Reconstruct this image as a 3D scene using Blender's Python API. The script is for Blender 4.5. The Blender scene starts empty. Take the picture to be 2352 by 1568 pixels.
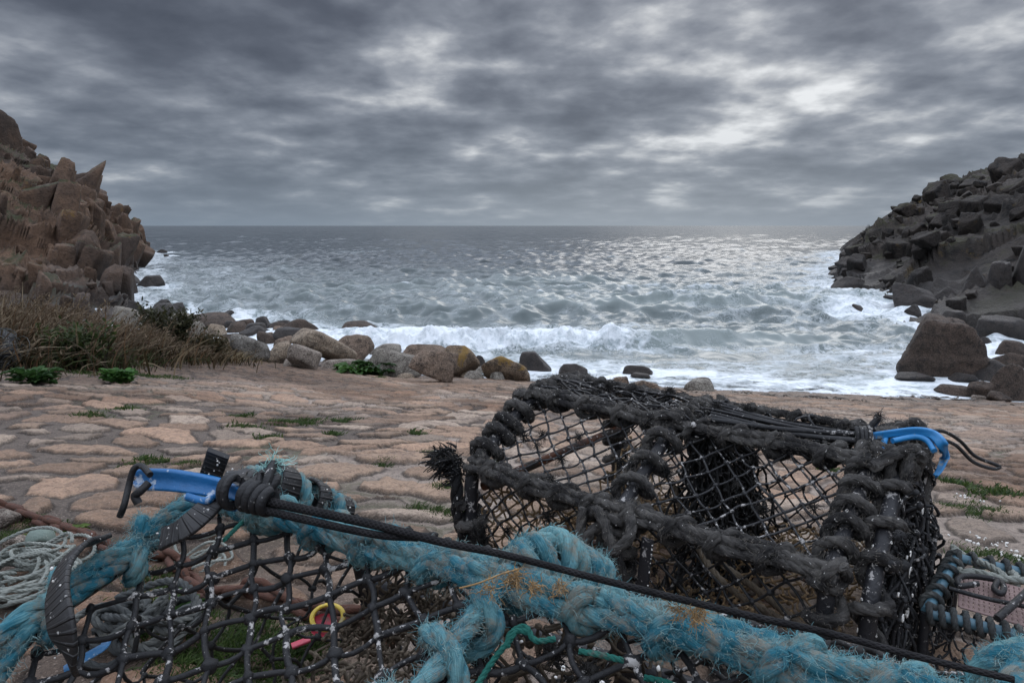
import bpy, bmesh, math, random
import numpy as np
from mathutils import Vector, Matrix

random.seed(11)
rng = np.random.default_rng(11)
scene = bpy.context.scene
COL = scene.collection
PI = math.pi
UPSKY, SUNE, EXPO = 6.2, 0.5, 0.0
CAMZ = 0.80
SEA = -1.90
PITCH = math.atan(266 / 1568)
SP, CP = math.sin(PITCH), math.cos(PITCH)

# ------------------------------------------------------------------ placing
def ray(px, py):
    xd, yd = px - 1176.0, py - 784.0
    return np.array([xd, 1568 * CP - yd * SP, -(1568 * SP + yd * CP)])
def onz(px, py, z):
    d = ray(px, py); t = (z - CAMZ) / d[2]
    return np.array([d[0] * t, d[1] * t, z])
def aty(px, py, y):
    d = ray(px, py); t = y / d[1]
    return np.array([d[0] * t, y, CAMZ + d[2] * t])
def sstep(a, b, x):
    t = np.clip((x - a) / (b - a), 0, 1)
    return t * t * (3 - 2 * t)

# ------------------------------------------------------------------ noise
def _h(ix, iy, iz, seed):
    n = (np.asarray(ix).astype(np.int64) * 374761393 + np.asarray(iy).astype(np.int64) * 668265263 + np.asarray(iz).astype(np.int64) * 2147483647 + seed * 974711) & 0xFFFFFFFF
    n = ((n ^ (n >> 13)) * 1274126177) & 0xFFFFFFFF
    n = ((n ^ (n >> 16)) * 2246822519) & 0xFFFFFFFF
    n = n ^ (n >> 15)
    return (n & 0xFFFFFF) / float(0xFFFFFF)
def vnoise(p, seed=0):
    i = np.floor(p); f = p - i; u = f * f * (3 - 2 * f)
    ix, iy, iz = i[:, 0], i[:, 1], i[:, 2]
    ux, uy, uz = u[:, 0], u[:, 1], u[:, 2]
    r = 0
    for dx in (0, 1):
        wx = ux if dx else 1 - ux
        for dy in (0, 1):
            wy = uy if dy else 1 - uy
            for dz in (0, 1):
                wz = uz if dz else 1 - uz
                r = r + wx * wy * wz * _h(ix + dx, iy + dy, iz + dz, seed)
    return r * 2 - 1
def fbm(p, octv=4, seed=0, lac=2.07, gain=0.5):
    p = np.asarray(p, float); a, s, t = 1.0, 0.0, 0.0
    for k in range(octv):
        s = s + a * vnoise(p, seed + k * 17); t += a
        p = p * lac + 3.7; a *= gain
    return s / t
def vnoise2(x, y, seed=0):
    i = np.floor(x); j = np.floor(y); f = x - i; g = y - j
    f = f * f * f * (f * (6 * f - 15) + 10); g = g * g * g * (g * (6 * g - 15) + 10)
    i = i.astype(np.int64); j = j.astype(np.int64); z = np.int64(0)
    a = _h(i, j, z, seed); b = _h(i + 1, j, z, seed); c = _h(i, j + 1, z, seed); d = _h(i + 1, j + 1, z, seed)
    return ((a + (b - a) * f) * (1 - g) + (c + (d - c) * f) * g) * 2 - 1
def fbm2(x, y, octv=4, seed=0, gain=0.5):
    a, s, t = 1.0, 0.0, 0.0
    x = np.asarray(x, float) + 0.37 * seed % 11; y = np.asarray(y, float); x, y = x * 0.81 - y * 0.59, x * 0.59 + y * 0.81
    for k in range(octv):
        s = s + a * vnoise2(x, y, seed + k * 17); t += a
        x, y = x * 1.66 - y * 1.23 + 3.7, x * 1.23 + y * 1.66 + 1.3; a *= gain
    return s / t

# ------------------------------------------------------------------ ground height
def ground0(x, y):
    """smooth lie of the land, without stones"""
    x = np.asarray(x, float); y = np.asarray(y, float)
    yy = np.maximum(y - 1.2, 0)
    drop = 0.78 + 0.19 * yy - 0.105 * (1 - np.exp(-yy / 1.5)) + 0.04 * x * np.clip(y / 4, 0, 1)
    z = CAMZ - drop
    z = z + 0.06 * np.maximum(-x - 1.5, 0) * np.clip(y / 6, 0, 1)
    bank = sstep(-3.6, -7.0, x) * sstep(6.5, 9.0, y) * (1 - sstep(14, 19, y))
    z = z + 0.25 * bank
    z = z - 0.35 * np.maximum(y - 14, 0) * 0.25
    return np.maximum(z, -5.5)
def ongr(px, py, dz=0.0):
    d = ray(px, py); t = 0.5 / d[1]; step = 1.008
    for _ in range(2500):
        p = d * t; z = CAMZ + p[2]
        g = max(float(ground0(p[0], p[1])), SEA) + dz
        if z <= g or p[1] > 400: break
        t *= step
    lo, hi = t / step, t
    for _ in range(25):
        m = (lo + hi) / 2; p = d * m
        if CAMZ + p[2] <= max(float(ground0(p[0], p[1])), SEA) + dz: hi = m
        else: lo = m
    p = d * hi
    return np.array([p[0], p[1], CAMZ + p[2]])

# ------------------------------------------------------------------ mesh builder
class MB:
    def __init__(s):
        s.v = []; s.q = []; s.t = []; s.n = 0; s.c = []; s.quv = []; s.tuv = []; s.qm = []; s.tm = []
    def add(s, v, quads=None, tris=None, col=None, quv=None, tuv=None, m=0):
        v = np.asarray(v, float).reshape(-1, 3)
        if quads is not None and len(quads):
            quads = np.asarray(quads, np.int64); s.q.append(quads + s.n)
            s.quv.append(np.zeros((len(quads), 4, 2)) if quv is None else quv); s.qm.append(np.full(len(quads), m))
        if tris is not None and len(tris):
            tris = np.asarray(tris, np.int64); s.t.append(tris + s.n)
            s.tuv.append(np.zeros((len(tris), 3, 2)) if tuv is None else tuv); s.tm.append(np.full(len(tris), m))
        s.v.append(v); s.n += len(v)
        if col is None: col = np.ones((len(v), 4))
        col = np.asarray(col, float)
        if col.ndim == 1: col = np.tile(col, (len(v), 1))
        if col.shape[1] == 3: col = np.hstack([col, np.ones((len(col), 1))])
        s.c.append(col)
    def build(s, name, mats, parent=None, smooth=True, origin=None):
        if not isinstance(mats, (list, tuple)): mats = [mats]
        v = np.concatenate(s.v)
        wo = np.zeros(3)
        if parent is not None: wo = np.array(parent['_o'])
        o0 = wo if origin is None else np.asarray(origin, float)
        v = v - o0
        me = bpy.data.meshes.new(name)
        nq = sum(len(a) for a in s.q); nt = sum(len(a) for a in s.t)
        me.vertices.add(len(v)); me.vertices.foreach_set('co', v.astype(np.float32).ravel())
        li, lu, mi = [], [], []
        if nq: li.append(np.concatenate(s.q).ravel()); lu.append(np.concatenate(s.quv).reshape(-1, 2)); mi.append(np.concatenate(s.qm))
        if nt: li.append(np.concatenate(s.t).ravel()); lu.append(np.concatenate(s.tuv).reshape(-1, 2)); mi.append(np.concatenate(s.tm))
        li = np.concatenate(li); me.loops.add(len(li)); me.loops.foreach_set('vertex_index', li.astype(np.int32))
        me.polygons.add(nq + nt)
        st = np.concatenate([np.arange(nq) * 4, nq * 4 + np.arange(nt) * 3])
        me.polygons.foreach_set('loop_start', st.astype(np.int32))
        me.polygons.foreach_set('material_index', np.concatenate(mi).astype(np.int32))
        me.polygons.foreach_set('use_smooth', np.full(nq + nt, smooth))
        uv = me.uv_layers.new(name='UVMap'); uv.data.foreach_set('uv', np.concatenate(lu).astype(np.float32).ravel())
        ca = me.color_attributes.new('Col', 'FLOAT_COLOR', 'POINT')
        ca.data.foreach_set('color', np.concatenate(s.c).astype(np.float32).ravel())
        me.update(calc_edges=True); me.validate(verbose=False)
        for m in mats: me.materials.append(m)
        ob = bpy.data.objects.new(name, me); COL.objects.link(ob)
        if parent is not None: ob.parent = parent
        ob.location = Vector(o0 - wo)
        ob['_o'] = [float(q) for q in o0]
        return ob

def tag(o, label=None, cat=None, group=None, kind=None):
    if label: o['label'] = label
    if cat: o['category'] = cat
    if group: o['group'] = group
    if kind: o['kind'] = kind
    return o
def empty(name, loc, label, cat, group=None):
    o = bpy.data.objects.new(name, None); COL.objects.link(o)
    o.empty_display_size = 0.05; o.location = Vector(loc); o['_o'] = [float(q) for q in loc]
    return tag(o, label, cat, group)

# ------------------------------------------------------------------ curves, tubes, ropes
def nrm(a):
    a = np.asarray(a, float); return a / np.maximum(np.linalg.norm(a, axis=-1, keepdims=True), 1e-9)
def spline(pts, n=60):
    P = np.asarray(pts, float)
    if len(P) == 2: return P[0] + (P[1] - P[0]) * np.linspace(0, 1, n)[:, None]
    Q = np.vstack([2 * P[0] - P[1], P, 2 * P[-1] - P[-2]])
    out = []
    m = max(2, n // (len(P) - 1))
    for i in range(len(P) - 1):
        t = np.linspace(0, 1, m, endpoint=(i == len(P) - 2))[:, None]
        a, b, c, d = Q[i], Q[i + 1], Q[i + 2], Q[i + 3]
        out.append(0.5 * (2 * b + (c - a) * t + (2 * a - 5 * b + 4 * c - d) * t ** 2 + (3 * b - a - 3 * c + d) * t ** 3))
    return np.concatenate(out)
def resample(P, step=None, n=None):
    P = np.asarray(P, float)
    L = np.concatenate([[0], np.cumsum(np.linalg.norm(np.diff(P, axis=0), axis=1))])
    if n is None: n = max(2, int(L[-1] / step) + 1)
    s = np.linspace(0, L[-1], n)
    return np.stack([np.interp(s, L, P[:, k]) for k in range(3)], 1)
def frames(P, up=None):
    T = nrm(np.gradient(P, axis=0))
    if up is not None:
        up = np.asarray(up, float)
        N = nrm(up - (T @ up)[:, None] * T)
        return T, N, np.cross(T, N)
    N = np.zeros_like(T)
    a = np.array([0, 0, 1.0]) if abs(T[0, 2]) < 0.9 else np.array([1.0, 0, 0])
    n = a - T[0] * (a @ T[0]); N[0] = n / np.linalg.norm(n)
    for i in range(1, len(P)):
        n = N[i - 1] - T[i] * (N[i - 1] @ T[i]); N[i] = n / max(np.linalg.norm(n), 1e-9)
    return T, N, np.cross(T, N)
def tube(mb, P, r, n=8, m=0, col=None, closed=False, up=None, jag=0.0):
    P = np.asarray(P, float); K = len(P)
    r = np.broadcast_to(np.asarray(r, float), (K,))
    T, N, B = frames(P, up)
    th = np.linspace(0, 2 * PI, n + 1)
    rj = np.ones((K, n + 1))
    if jag: rj[:, :n] += jag * rng.normal(0, 1, (K, n)); rj[:, n] = rj[:, 0]
    V = P[:, None] + (r[:, None] * rj)[..., None] * (np.cos(th)[None, :, None] * N[:, None] + np.sin(th)[None, :, None] * B[:, None])
    L = np.concatenate([[0], np.cumsum(np.linalg.norm(np.diff(P, axis=0), axis=1))])
    i, j = np.meshgrid(np.arange(K - 1), np.arange(n), indexing='ij'); i = i.ravel(); j = j.ravel()
    q = np.stack([i * (n + 1) + j, i * (n + 1) + j + 1, (i + 1) * (n + 1) + j + 1, (i + 1) * (n + 1) + j], 1)
    uv = np.stack([np.stack([j / n, L[i]], 1), np.stack([(j + 1) / n, L[i]], 1), np.stack([(j + 1) / n, L[i + 1]], 1), np.stack([j / n, L[i + 1]], 1)], 1)
    base = mb.n
    mb.add(V.reshape(-1, 3), quads=q[:, ::-1], quv=uv[:, ::-1], m=m, col=col)
    if not closed:
        for e, flip in ((0, False), (K - 1, True)):
            ring = V[e, :n]; c = P[e]
            tr = np.array([[n, k, (k + 1) % n] for k in range(n)])
            if flip: tr = tr[:, ::-1]
            mb.add(np.vstack([ring, c]), tris=tr, m=m, col=None if col is None else (np.asarray(col) if np.ndim(col) == 1 else col[0]))
def tubes_batch(mb, P, r, n=5, m=0, col=None):
    """P (E,K,3): many short tubes at once; r scalar, (K,) or (E,K)"""
    P = np.asarray(P, float); E, K, _ = P.shape
    r = np.broadcast_to(np.asarray(r, float), (E, K))
    T = nrm(P[:, -1] - P[:, 0])
    a = np.where(np.abs(T[:, 2:3]) < 0.85, np.array([[0, 0, 1.0]]), np.array([[1.0, 0, 0]]))
    N = nrm(np.cross(T, a)); B = np.cross(T, N)
    th = np.arange(n) * 2 * PI / n
    ring = np.cos(th)[None, :, None] * N[:, None] + np.sin(th)[None, :, None] * B[:, None]     # E,n,3
    V = P[:, :, None] + r[:, :, None, None] * ring[:, None]
    e, i, j = np.meshgrid(np.arange(E), np.arange(K - 1), np.arange(n), indexing='ij')
    e, i, j = e.ravel(), i.ravel(), j.ravel(); j2 = (j + 1) % n; b = e * K * n
    q = np.stack([b + i * n + j, b + (i + 1) * n + j, b + (i + 1) * n + j2, b + i * n + j2], 1)
    L = np.linalg.norm(P[:, -1] - P[:, 0], axis=1)[e] / (K - 1)
    u0 = j / n; u1 = (j + 1) / n; v0 = i * L; v1 = (i + 1) * L
    uv = np.stack([np.stack([u0, v0], 1), np.stack([u0, v1], 1), np.stack([u1, v1], 1), np.stack([u1, v0], 1)], 1)
    if col is not None and np.ndim(col) == 2: col = np.repeat(col, K * n, axis=0)
    mb.add(V.reshape(-1, 3), quads=q[:, ::-1], quv=uv[:, ::-1], m=m, col=col)

_ico = {}
def ico(sub):
    if sub not in _ico:
        bm = bmesh.new(); bmesh.ops.create_icosphere(bm, subdivisions=sub, radius=1.0)
        bm.verts.ensure_lookup_table()
        _ico[sub] = (nrm(np.array([v.co[:] for v in bm.verts])), np.array([[v.index for v in f.verts] for f in bm.faces])); bm.free()
    return _ico[sub]
def blobs(mb, C, r, sub=1, m=0, rough=0.25, col=None, squash=None):
    d, f = ico(sub); C = np.asarray(C, float); E = len(C); n = len(d)
    r = np.broadcast_to(np.asarray(r, float), (E,))
    k = 1 + rough * rng.uniform(-1, 1, (E, n, 1))
    s = 1 + 0.3 * rng.uniform(-1, 1, (E, 1, 3)) if squash is None else np.asarray(squash, float).reshape(1, 1, 3)
    V = C[:, None] + d[None] * k * s * r[:, None, None]
    F = (f[None] + (np.arange(E) * n)[:, None, None]).reshape(-1, 3)
    if col is not None and np.ndim(col) == 2: col = np.repeat(col, n, axis=0)
    mb.add(V.reshape(-1, 3), tris=F, m=m, col=col)

def rope(mb, P, R, pitch=None, strands=3, n=9, m=0, col=None, depth=1.0, jag=0.075):
    """laid rope: strands twisted round the path"""
    P = resample(P, R * 0.42); K = len(P)
    T, N, B = frames(P)
    L = np.concatenate([[0], np.cumsum(np.linalg.norm(np.diff(P, axis=0), axis=1))])
    pitch = pitch or R * 7.0
    ph0 = rng.uniform(0, 2 * PI)
    off, rs = R * 0.44 * depth, R * (1.02 - 0.42 * depth)
    lump = 1 + 0.12 * fbm2(L / (R * 4), np.zeros(K), 2, int(rng.integers(999)))
    for k in range(strands):
        ph = ph0 + 2 * PI * (L / pitch + k / strands)
        Q = P + off * (np.cos(ph)[:, None] * N + np.sin(ph)[:, None] * B)
        tube(mb, Q, rs * lump, n=n, m=m, col=col, jag=jag)
def surf(P, R, count, up_bias=0.0):
    P = resample(P, R * 0.6); T, N, B = frames(P)
    i = rng.integers(0, len(P), count); a = rng.uniform(0, 2 * PI, count)
    n = np.cos(a)[:, None] * N[i] + np.sin(a)[:, None] * B[i]
    if up_bias: 
        keep = rng.uniform(0, 1, count) < (0.5 + up_bias * n[:, 2]); i, n = i[keep], n[keep]
    return P[i] + n * R * 0.92, n, T[i]
def fuzz(mb, S, length, rad=0.00045, m=0, K=5, curl=0.8, along=0.8, col=None, n=3):
    p, nn, t = S; E = len(p)
    L = length * rng.uniform(0.35, 1.3, (E, 1)) 
    d = nrm(nn * rng.uniform(0.25, 1, (E, 1)) + t * rng.normal(0, along, (E, 1)) + rng.normal(0, 0.35, (E, 3)))
    pts = [p]; 
    for k in range(K - 1):
        pts.append(pts[-1] + d * L / (K - 1)); d = nrm(d + rng.normal(0, curl * 0.55, (E, 3)) - np.array([0, 0, 0.10]))
    pts = np.stack(pts, 1)
    tubes_batch(mb, pts, np.linspace(1, 0.45, K)[None] * rad * rng.uniform(0.6, 1.4, (E, 1)), n=n, m=m, col=col)

def hitch_path(bar, bar_r, rope_r, nh, th0=PI / 2, along=0.45, d=1, up=(0, 0, 1), per=34):
    """rope laid along a bar with a hitch round it at every step"""
    bar = resample(bar, n=200); T, N, B = frames(bar, up)
    qs = np.linspace(0, nh, nh * per + 1)[:-1]; out = []
    jit = rng.uniform(-0.12, 0.12, nh + 2); tj = rng.uniform(-0.35, 0.35, nh + 2)
    for q in qs:
        i = int(q); f = q - i
        if f < along:
            g = f / along; s = (i + jit[i] + g * (0.95 + jit[i + 1] - jit[i])) ; th = th0 + tj[i] * (1 - g) + tj[i + 1] * g + 0.25 * math.sin(PI * g)
            rr = bar_r + rope_r * (0.95 + 0.25 * math.sin(PI * g))
        else:
            g = (f - along) / (1 - along); s = i + 0.95 + jit[i + 1] + 0.06 * g - 0.20 * math.sin(2 * PI * g); th = th0 + tj[i + 1] + d * 2 * PI * g
            rr = bar_r + rope_r * (1.0 + 0.95 * max(0, math.cos(2 * PI * g)) ** 0.7)
        x = min(max(s / nh, 0), 1) * 199; a = int(min(x, 198)); w = x - a
        c = bar[a] * (1 - w) + bar[a + 1] * w; nn = N[a]; bb = B[a]
        out.append(c + rr * (math.cos(th - PI / 2) * nn + math.sin(th - PI / 2) * bb))
    return spline(np.array(out)[::2], len(out) * 2)
def coil_path(bar, bar_r, rope_r, turns, snap=0.85, th0=0.0, up=(0, 0, 1), per=30, d=1):
    """rope wound round and round a bar, each turn nearly square to it"""
    bar = resample(bar, n=240); T, N, B = frames(bar, up)
    out = []
    jit = rng.uniform(-0.15, 0.15, turns + 2)
    for q in np.linspace(0, turns, turns * per):
        i = int(q); f = q - i
        s = q - snap * math.sin(2 * PI * f) / (2 * PI) + jit[i] * (1 - f) + jit[i + 1] * f
        th = th0 + d * 2 * PI * q
        x = min(max(s / turns, 0), 1) * 239; a = int(min(x, 238)); w = x - a
        c = bar[a] * (1 - w) + bar[a + 1] * w
        rr = bar_r + rope_r * (0.95 + 0.15 * math.sin(3 * th + i))
        out.append(c + rr * (math.cos(th) * N[a] + math.sin(th) * B[a]))
    return np.array(out)

def net(mb, A, B, C, D, nu, nv, r, knot=1.9, sag=(0, 0, 0), jit=0.004, mode='diamond', m=0, K=5, n=6, slack=0.006, ksub=1, keep=None, warp=0.0):
    """knotted mesh hung between four corners (A-B near edge, D-C far edge)"""
    A, B, C, D = [np.asarray(q, float) for q in (A, B, C, D)]; sag = np.asarray(sag, float)
    sd = int(rng.integers(9999))
    ii, jj = np.meshgrid(np.arange(nu + 1), np.arange(nv + 1), indexing='ij')
    u = ii / nu; v = jj / nv
    u2 = u + 0; v2 = v + 0
    if warp:
        w = fbm2(u.ravel() * 2.3 + sd, v.ravel() * 2.3, 2, sd).reshape(u.shape) * np.sin(PI * u) * np.sin(PI * v)
        w2 = fbm2(u.ravel() * 2.3 - sd, v.ravel() * 2.3 + 9, 2, sd + 5).reshape(u.shape) * np.sin(PI * u) * np.sin(PI * v)
        u2 = u + warp * w; v2 = v + warp * w2
    P = ((1 - u2) * (1 - v2))[..., None] * A + (u2 * (1 - v2))[..., None] * B + (u2 * v2)[..., None] * C + ((1 - u2) * v2)[..., None] * D
    P = P + (4 * u * (1 - u) * (0.35 + 0.65 * 4 * v * (1 - v)))[..., None] * sag + rng.normal(0, jit, P.shape)
    ed = []
    nodes = np.zeros(u.shape, bool)
    for i in range(nu + 1):
        for j in range(nv + 1):
            if mode == 'diamond':
                if (i + j) % 2: continue
                nodes[i, j] = True
                for di in (-1, 1):
                    if 0 <= i + di <= nu and j + 1 <= nv: ed.append((i, j, i + di, j + 1))
            else:
                nodes[i, j] = True
                if i < nu: ed.append((i, j, i + 1, j))
                if j < nv: ed.append((i, j, i, j + 1))
    ed = np.array(ed)
    if keep is not None:
        mid = np.array([[(e[0] + e[2]) / 2 / nu, (e[1] + e[3]) / 2 / nv] for e in ed]); ed = ed[[keep(a, b) for a, b in mid]]
    a = P[ed[:, 0], ed[:, 1]]; b = P[ed[:, 2], ed[:, 3]]
    t = np.linspace(0, 1, K)[None, :, None]
    Q = a[:, None] * (1 - t) + b[:, None] * t
    bow = rng.normal(0, slack, (len(ed), 1, 3)) + np.array([0, 0, -slack * 0.6])
    Q = Q + bow * 4 * t * (1 - t)
    tubes_batch(mb, Q, r * rng.uniform(0.85, 1.2, (len(ed), 1)) * np.ones((1, K)), n=n, m=m)
    kn = P[nodes]
    if keep is not None:
        kn = kn[[bool(keep(x, y)) for x, y in zip(u[nodes], v[nodes])]]
    if knot: blobs(mb, kn, r * knot, sub=ksub, m=m, rough=0.22)
    return P

def sweep(mb, P, sec, scale=1.0, up=(0, 0, 1), m=0, cap=True, twist=None, col=None, closed=True):
    """sweep a 2D outline (x along side, y along up) down a path"""
    P = np.asarray(P, float); K = len(P); sec = np.asarray(sec, float); n = len(sec)
    T, N, B = frames(P, up) if up is not None else frames(P)
    if twist is not None:
        tw = np.broadcast_to(np.asarray(twist, float), (K,))[:, None]
        N, B = N * np.cos(tw) + B * np.sin(tw), B * np.cos(tw) - N * np.sin(tw)
    scale = np.asarray(scale, float)
    if scale.ndim == 0: scale = np.full((K, 2), float(scale))
    if scale.ndim == 1: scale = np.stack([scale, scale], 1)
    V = P[:, None] + (sec[None, :, 0] * scale[:, :1])[..., None] * B[:, None] + (sec[None, :, 1] * scale[:, 1:])[..., None] * N[:, None]
    L = np.concatenate([[0], np.cumsum(np.linalg.norm(np.diff(P, axis=0), axis=1))])
    i, j = np.meshgrid(np.arange(K - 1), np.arange(n), indexing='ij'); i, j = i.ravel(), j.ravel(); j2 = (j + 1) % n
    q = np.stack([i * n + j, i * n + j2, (i + 1) * n + j2, (i + 1) * n + j], 1)
    uv = np.stack([np.stack([j / n, L[i]], 1), np.stack([(j + 1) / n, L[i]], 1), np.stack([(j + 1) / n, L[i + 1]], 1), np.stack([j / n, L[i + 1]], 1)], 1)
    mb.add(V.reshape(-1, 3), quads=q, quv=uv, m=m, col=col)
    if cap:
        for e, fl in ((0, True), (K - 1, False)):
            c = V[e].mean(0); tr = np.array([[n, k, (k + 1) % n] for k in range(n)])
            mb.add(np.vstack([V[e], c]), tris=tr[:, ::-1] if fl else tr, m=m, col=col)
def rrect(w, h, r, k=3):
    out = []
    for cx, cy, a0 in ((w / 2 - r, h / 2 - r, 0), (-w / 2 + r, h / 2 - r, PI / 2), (-w / 2 + r, -h / 2 + r, PI), (w / 2 - r, -h / 2 + r, 1.5 * PI)):
        for i in range(k + 1):
            a = a0 + i / k * PI / 2; out.append((cx + r * math.cos(a), cy + r * math.sin(a)))
    return np.array(out)
def worms(mb, p, nn, size=0.006, rad=0.0011, m=0, col=None):
    """little white worm tubes crusted on a surface"""
    p = np.asarray(p, float); E = len(p)
    a = nrm(np.cross(nn, rng.normal(0, 1, (E, 3)))); b = np.cross(nn, a); K = 9
    w = rng.uniform(2.0, 7.0, (E, 1)) * rng.choice([-1, 1], (E, 1)); ph = np.linspace(0, 1, K)[None]
    ang = w * ph + rng.uniform(0, 6, (E, 1)); s = size * rng.uniform(0.5, 1.7, (E, 1)) / 4
    x = np.cumsum(np.cos(ang) * s, 1); y = np.cumsum(np.sin(ang) * s, 1)
    P = p[:, None] + x[..., None] * a[:, None] + y[..., None] * b[:, None] + nn[:, None] * rad * 0.6
    tubes_batch(mb, P, rad * rng.uniform(0.6, 1.5, (E, 1)) * np.ones((1, K)), n=4, m=m, col=col)

# ------------------------------------------------------------------ rocks
def rock(seed, planes=11, p=14, sub=4, rough=0.05, fine=0.02):
    r_ = np.random.default_rng(seed); d, f = ico(sub)
    n = nrm(r_.normal(0, 1, (planes, 3))); h = r_.uniform(0.62, 1.0, planes)
    n = np.vstack([n, np.eye(3), -np.eye(3)]); h = np.concatenate([h, r_.uniform(0.92, 1.25, 6)])
    k = np.maximum(d @ n.T, 0) / h
    r = np.sum(k ** p, 1) ** (-1.0 / p)
    o = r_.uniform(0, 50, 3)
    r = r * (1 + rough * fbm(d * 1.9 + o, 3, seed) + fine * fbm(d * 7 + o, 3, seed + 3))
    return d * r[:, None], f
def vor3(p, seed):
    """nearest-cell hash, second hash, distance to the crack between cells"""
    c0 = np.floor(p); best = np.full(len(p), 1e9); idb = np.zeros(len(p)); id2 = np.zeros(len(p)); m = np.zeros_like(p); L = []
    for a in (-1, 0, 1):
        for b in (-1, 0, 1):
            for c in (-1, 0, 1):
                q = c0 + np.array([a, b, c]); x, y, z = q[:, 0], q[:, 1], q[:, 2]
                o = q + 0.5 + 0.8 * (np.stack([_h(x, y, z, seed), _h(x, y, z, seed + 1), _h(x, y, z, seed + 2)], 1) - 0.5) - p
                d = (o * o).sum(1); k = d < best; best = np.where(k, d, best); m = np.where(k[:, None], o, m); L.append(o)
                idb = np.where(k, _h(x, y, z, seed + 3), idb); id2 = np.where(k, _h(x, y, z, seed + 4), id2)
    e = np.full(len(p), 1e9)
    for o in L:
        r = o - m; n = np.linalg.norm(r, axis=1); e = np.minimum(e, np.where(n > 1e-6, 0.5 * ((m + o) * r).sum(1) / np.maximum(n, 1e-6), 1e9))
    return idb, id2, e, m
def rockbox(seed, p=20, sub=3, rough=0.06, fine=0.03):
    r_ = np.random.default_rng(seed); d, f = ico(sub)
    ax = np.vstack([np.eye(3), -np.eye(3)]); n = nrm(np.vstack([ax + r_.normal(0, 0.16, (6, 3)), r_.normal(0, 1, (3, 3))])); h = np.concatenate([r_.uniform(0.8, 1.05, 6), r_.uniform(0.85, 1.15, 3)])
    k = np.maximum(d @ n.T, 0) / h; r = np.sum(k ** p, 1) ** (-1.0 / p); o = r_.uniform(0, 50, 3)
    r = r * (1 + rough * fbm(d * 2.2 + o, 3, seed) + fine * fbm(d * 8 + o, 2, seed + 3))
    return d * r[:, None], f
def fit(v, W, D, H, rz=0, tilt=0, pre=(1, 1, 1)):
    v = v * np.asarray(pre)
    c, s = math.cos(tilt), math.sin(tilt)
    v = v @ np.array([[c, 0, s], [0, 1, 0], [-s, 0, c]]).T
    c, s = math.cos(rz), math.sin(rz)
    v = v @ np.array([[c, -s, 0], [s, c, 0], [0, 0, 1]]).T
    lo, hi = v.min(0), v.max(0)
    return (v - (lo + hi) / 2) / (hi - lo) * np.array([W, D, H])
# ------------------------------------------------------------------ materials
class NT:
    def __init__(s, tree): s.t = tree; s.n = tree.nodes; s.l = tree.links
    def node(s, kind, **kw):
        nd = s.n.new(kind)
        for k, v in kw.items():
            if k.startswith('i_'):
                key = k[2:]; key = int(key) if key.isdigit() else key.replace('_', ' ')
                s.put(nd.inputs[key], v)
            else: setattr(nd, k, v)
        return nd
    def put(s, sock, v):
        if isinstance(v, bpy.types.NodeSocket): s.l.new(v, sock)
        elif isinstance(v, (tuple, list)) and len(v) == 3 and sock.type == 'RGBA': sock.default_value = (*v, 1)
        else: sock.default_value = v
    def math(s, op, a, b=0.0, c=0.0, clamp=False):
        nd = s.n.new('ShaderNodeMath'); nd.operation = op; nd.use_clamp = clamp
        s.put(nd.inputs[0], a); s.put(nd.inputs[1], b); s.put(nd.inputs[2], c); return nd.outputs[0]
    def ss(s, x, a, b):
        nd = s.n.new('ShaderNodeMapRange'); nd.interpolation_type = 'SMOOTHSTEP'
        s.put(nd.inputs['Value'], x); s.put(nd.inputs['From Min'], a); s.put(nd.inputs['From Max'], b); return nd.outputs['Result']
    def mix(s, f, a, b, blend='MIX'):
        nd = s.n.new('ShaderNodeMix'); nd.data_type = 'RGBA'; nd.blend_type = blend
        s.put(nd.inputs[0], f); s.put(nd.inputs[6], a); s.put(nd.inputs[7], b); return nd.outputs[2]
    def noise(s, vec, scale, detail=4, rough=0.55, dist=0.0, out='Fac'):
        nd = s.n.new('ShaderNodeTexNoise'); s.put(nd.inputs['Vector'], vec)
        nd.inputs['Scale'].default_value = scale; nd.inputs['Detail'].default_value = detail
        nd.inputs['Roughness'].default_value = rough; nd.inputs['Distortion'].default_value = dist
        return nd.outputs['Fac' if out == 'Fac' else 'Color']
    def vor(s, vec, scale, feature='F1', out='Distance', rnd=1.0):
        nd = s.n.new('ShaderNodeTexVoronoi'); nd.feature = feature; s.put(nd.inputs['Vector'], vec)
        nd.inputs['Scale'].default_value = scale; nd.inputs['Randomness'].default_value = rnd; return nd.outputs[out]
    def mapv(s, vec, scale=(1, 1, 1), loc=(0, 0, 0), rot=(0, 0, 0)):
        nd = s.n.new('ShaderNodeMapping'); s.put(nd.inputs['Vector'], vec)
        nd.inputs['Scale'].default_value = scale; nd.inputs['Location'].default_value = loc; nd.inputs['Rotation'].default_value = rot
        return nd.outputs[0]
    def bump(s, h, strength=0.5, dist=0.01, normal=None):
        nd = s.n.new('ShaderNodeBump'); s.put(nd.inputs['Height'], h)
        nd.inputs['Strength'].default_value = strength; nd.inputs['Distance'].default_value = dist
        if normal is not None: s.put(nd.inputs['Normal'], normal)
        return nd.outputs[0]
def new_mat(name):
    m = bpy.data.materials.new(name); m.use_nodes = True
    t = NT(m.node_tree); bs = m.node_tree.nodes['Principled BSDF']
    t.bs = bs; t.obj = t.node('ShaderNodeTexCoord').outputs['Object']
    t.uv = t.node('ShaderNodeTexCoord').outputs['UV']
    t.geo = t.node('ShaderNodeNewGeometry'); t.pos = t.geo.outputs['Position']
    t.rnd = t.node('ShaderNodeObjectInfo').outputs['Random']
    t.vc = t.node('ShaderNodeVertexColor', layer_name='Col')
    return m, t
def setp(t, **kw):
    for k, v in kw.items(): t.put(t.bs.inputs[k.replace('_', ' ')], v)

M = {}
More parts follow.
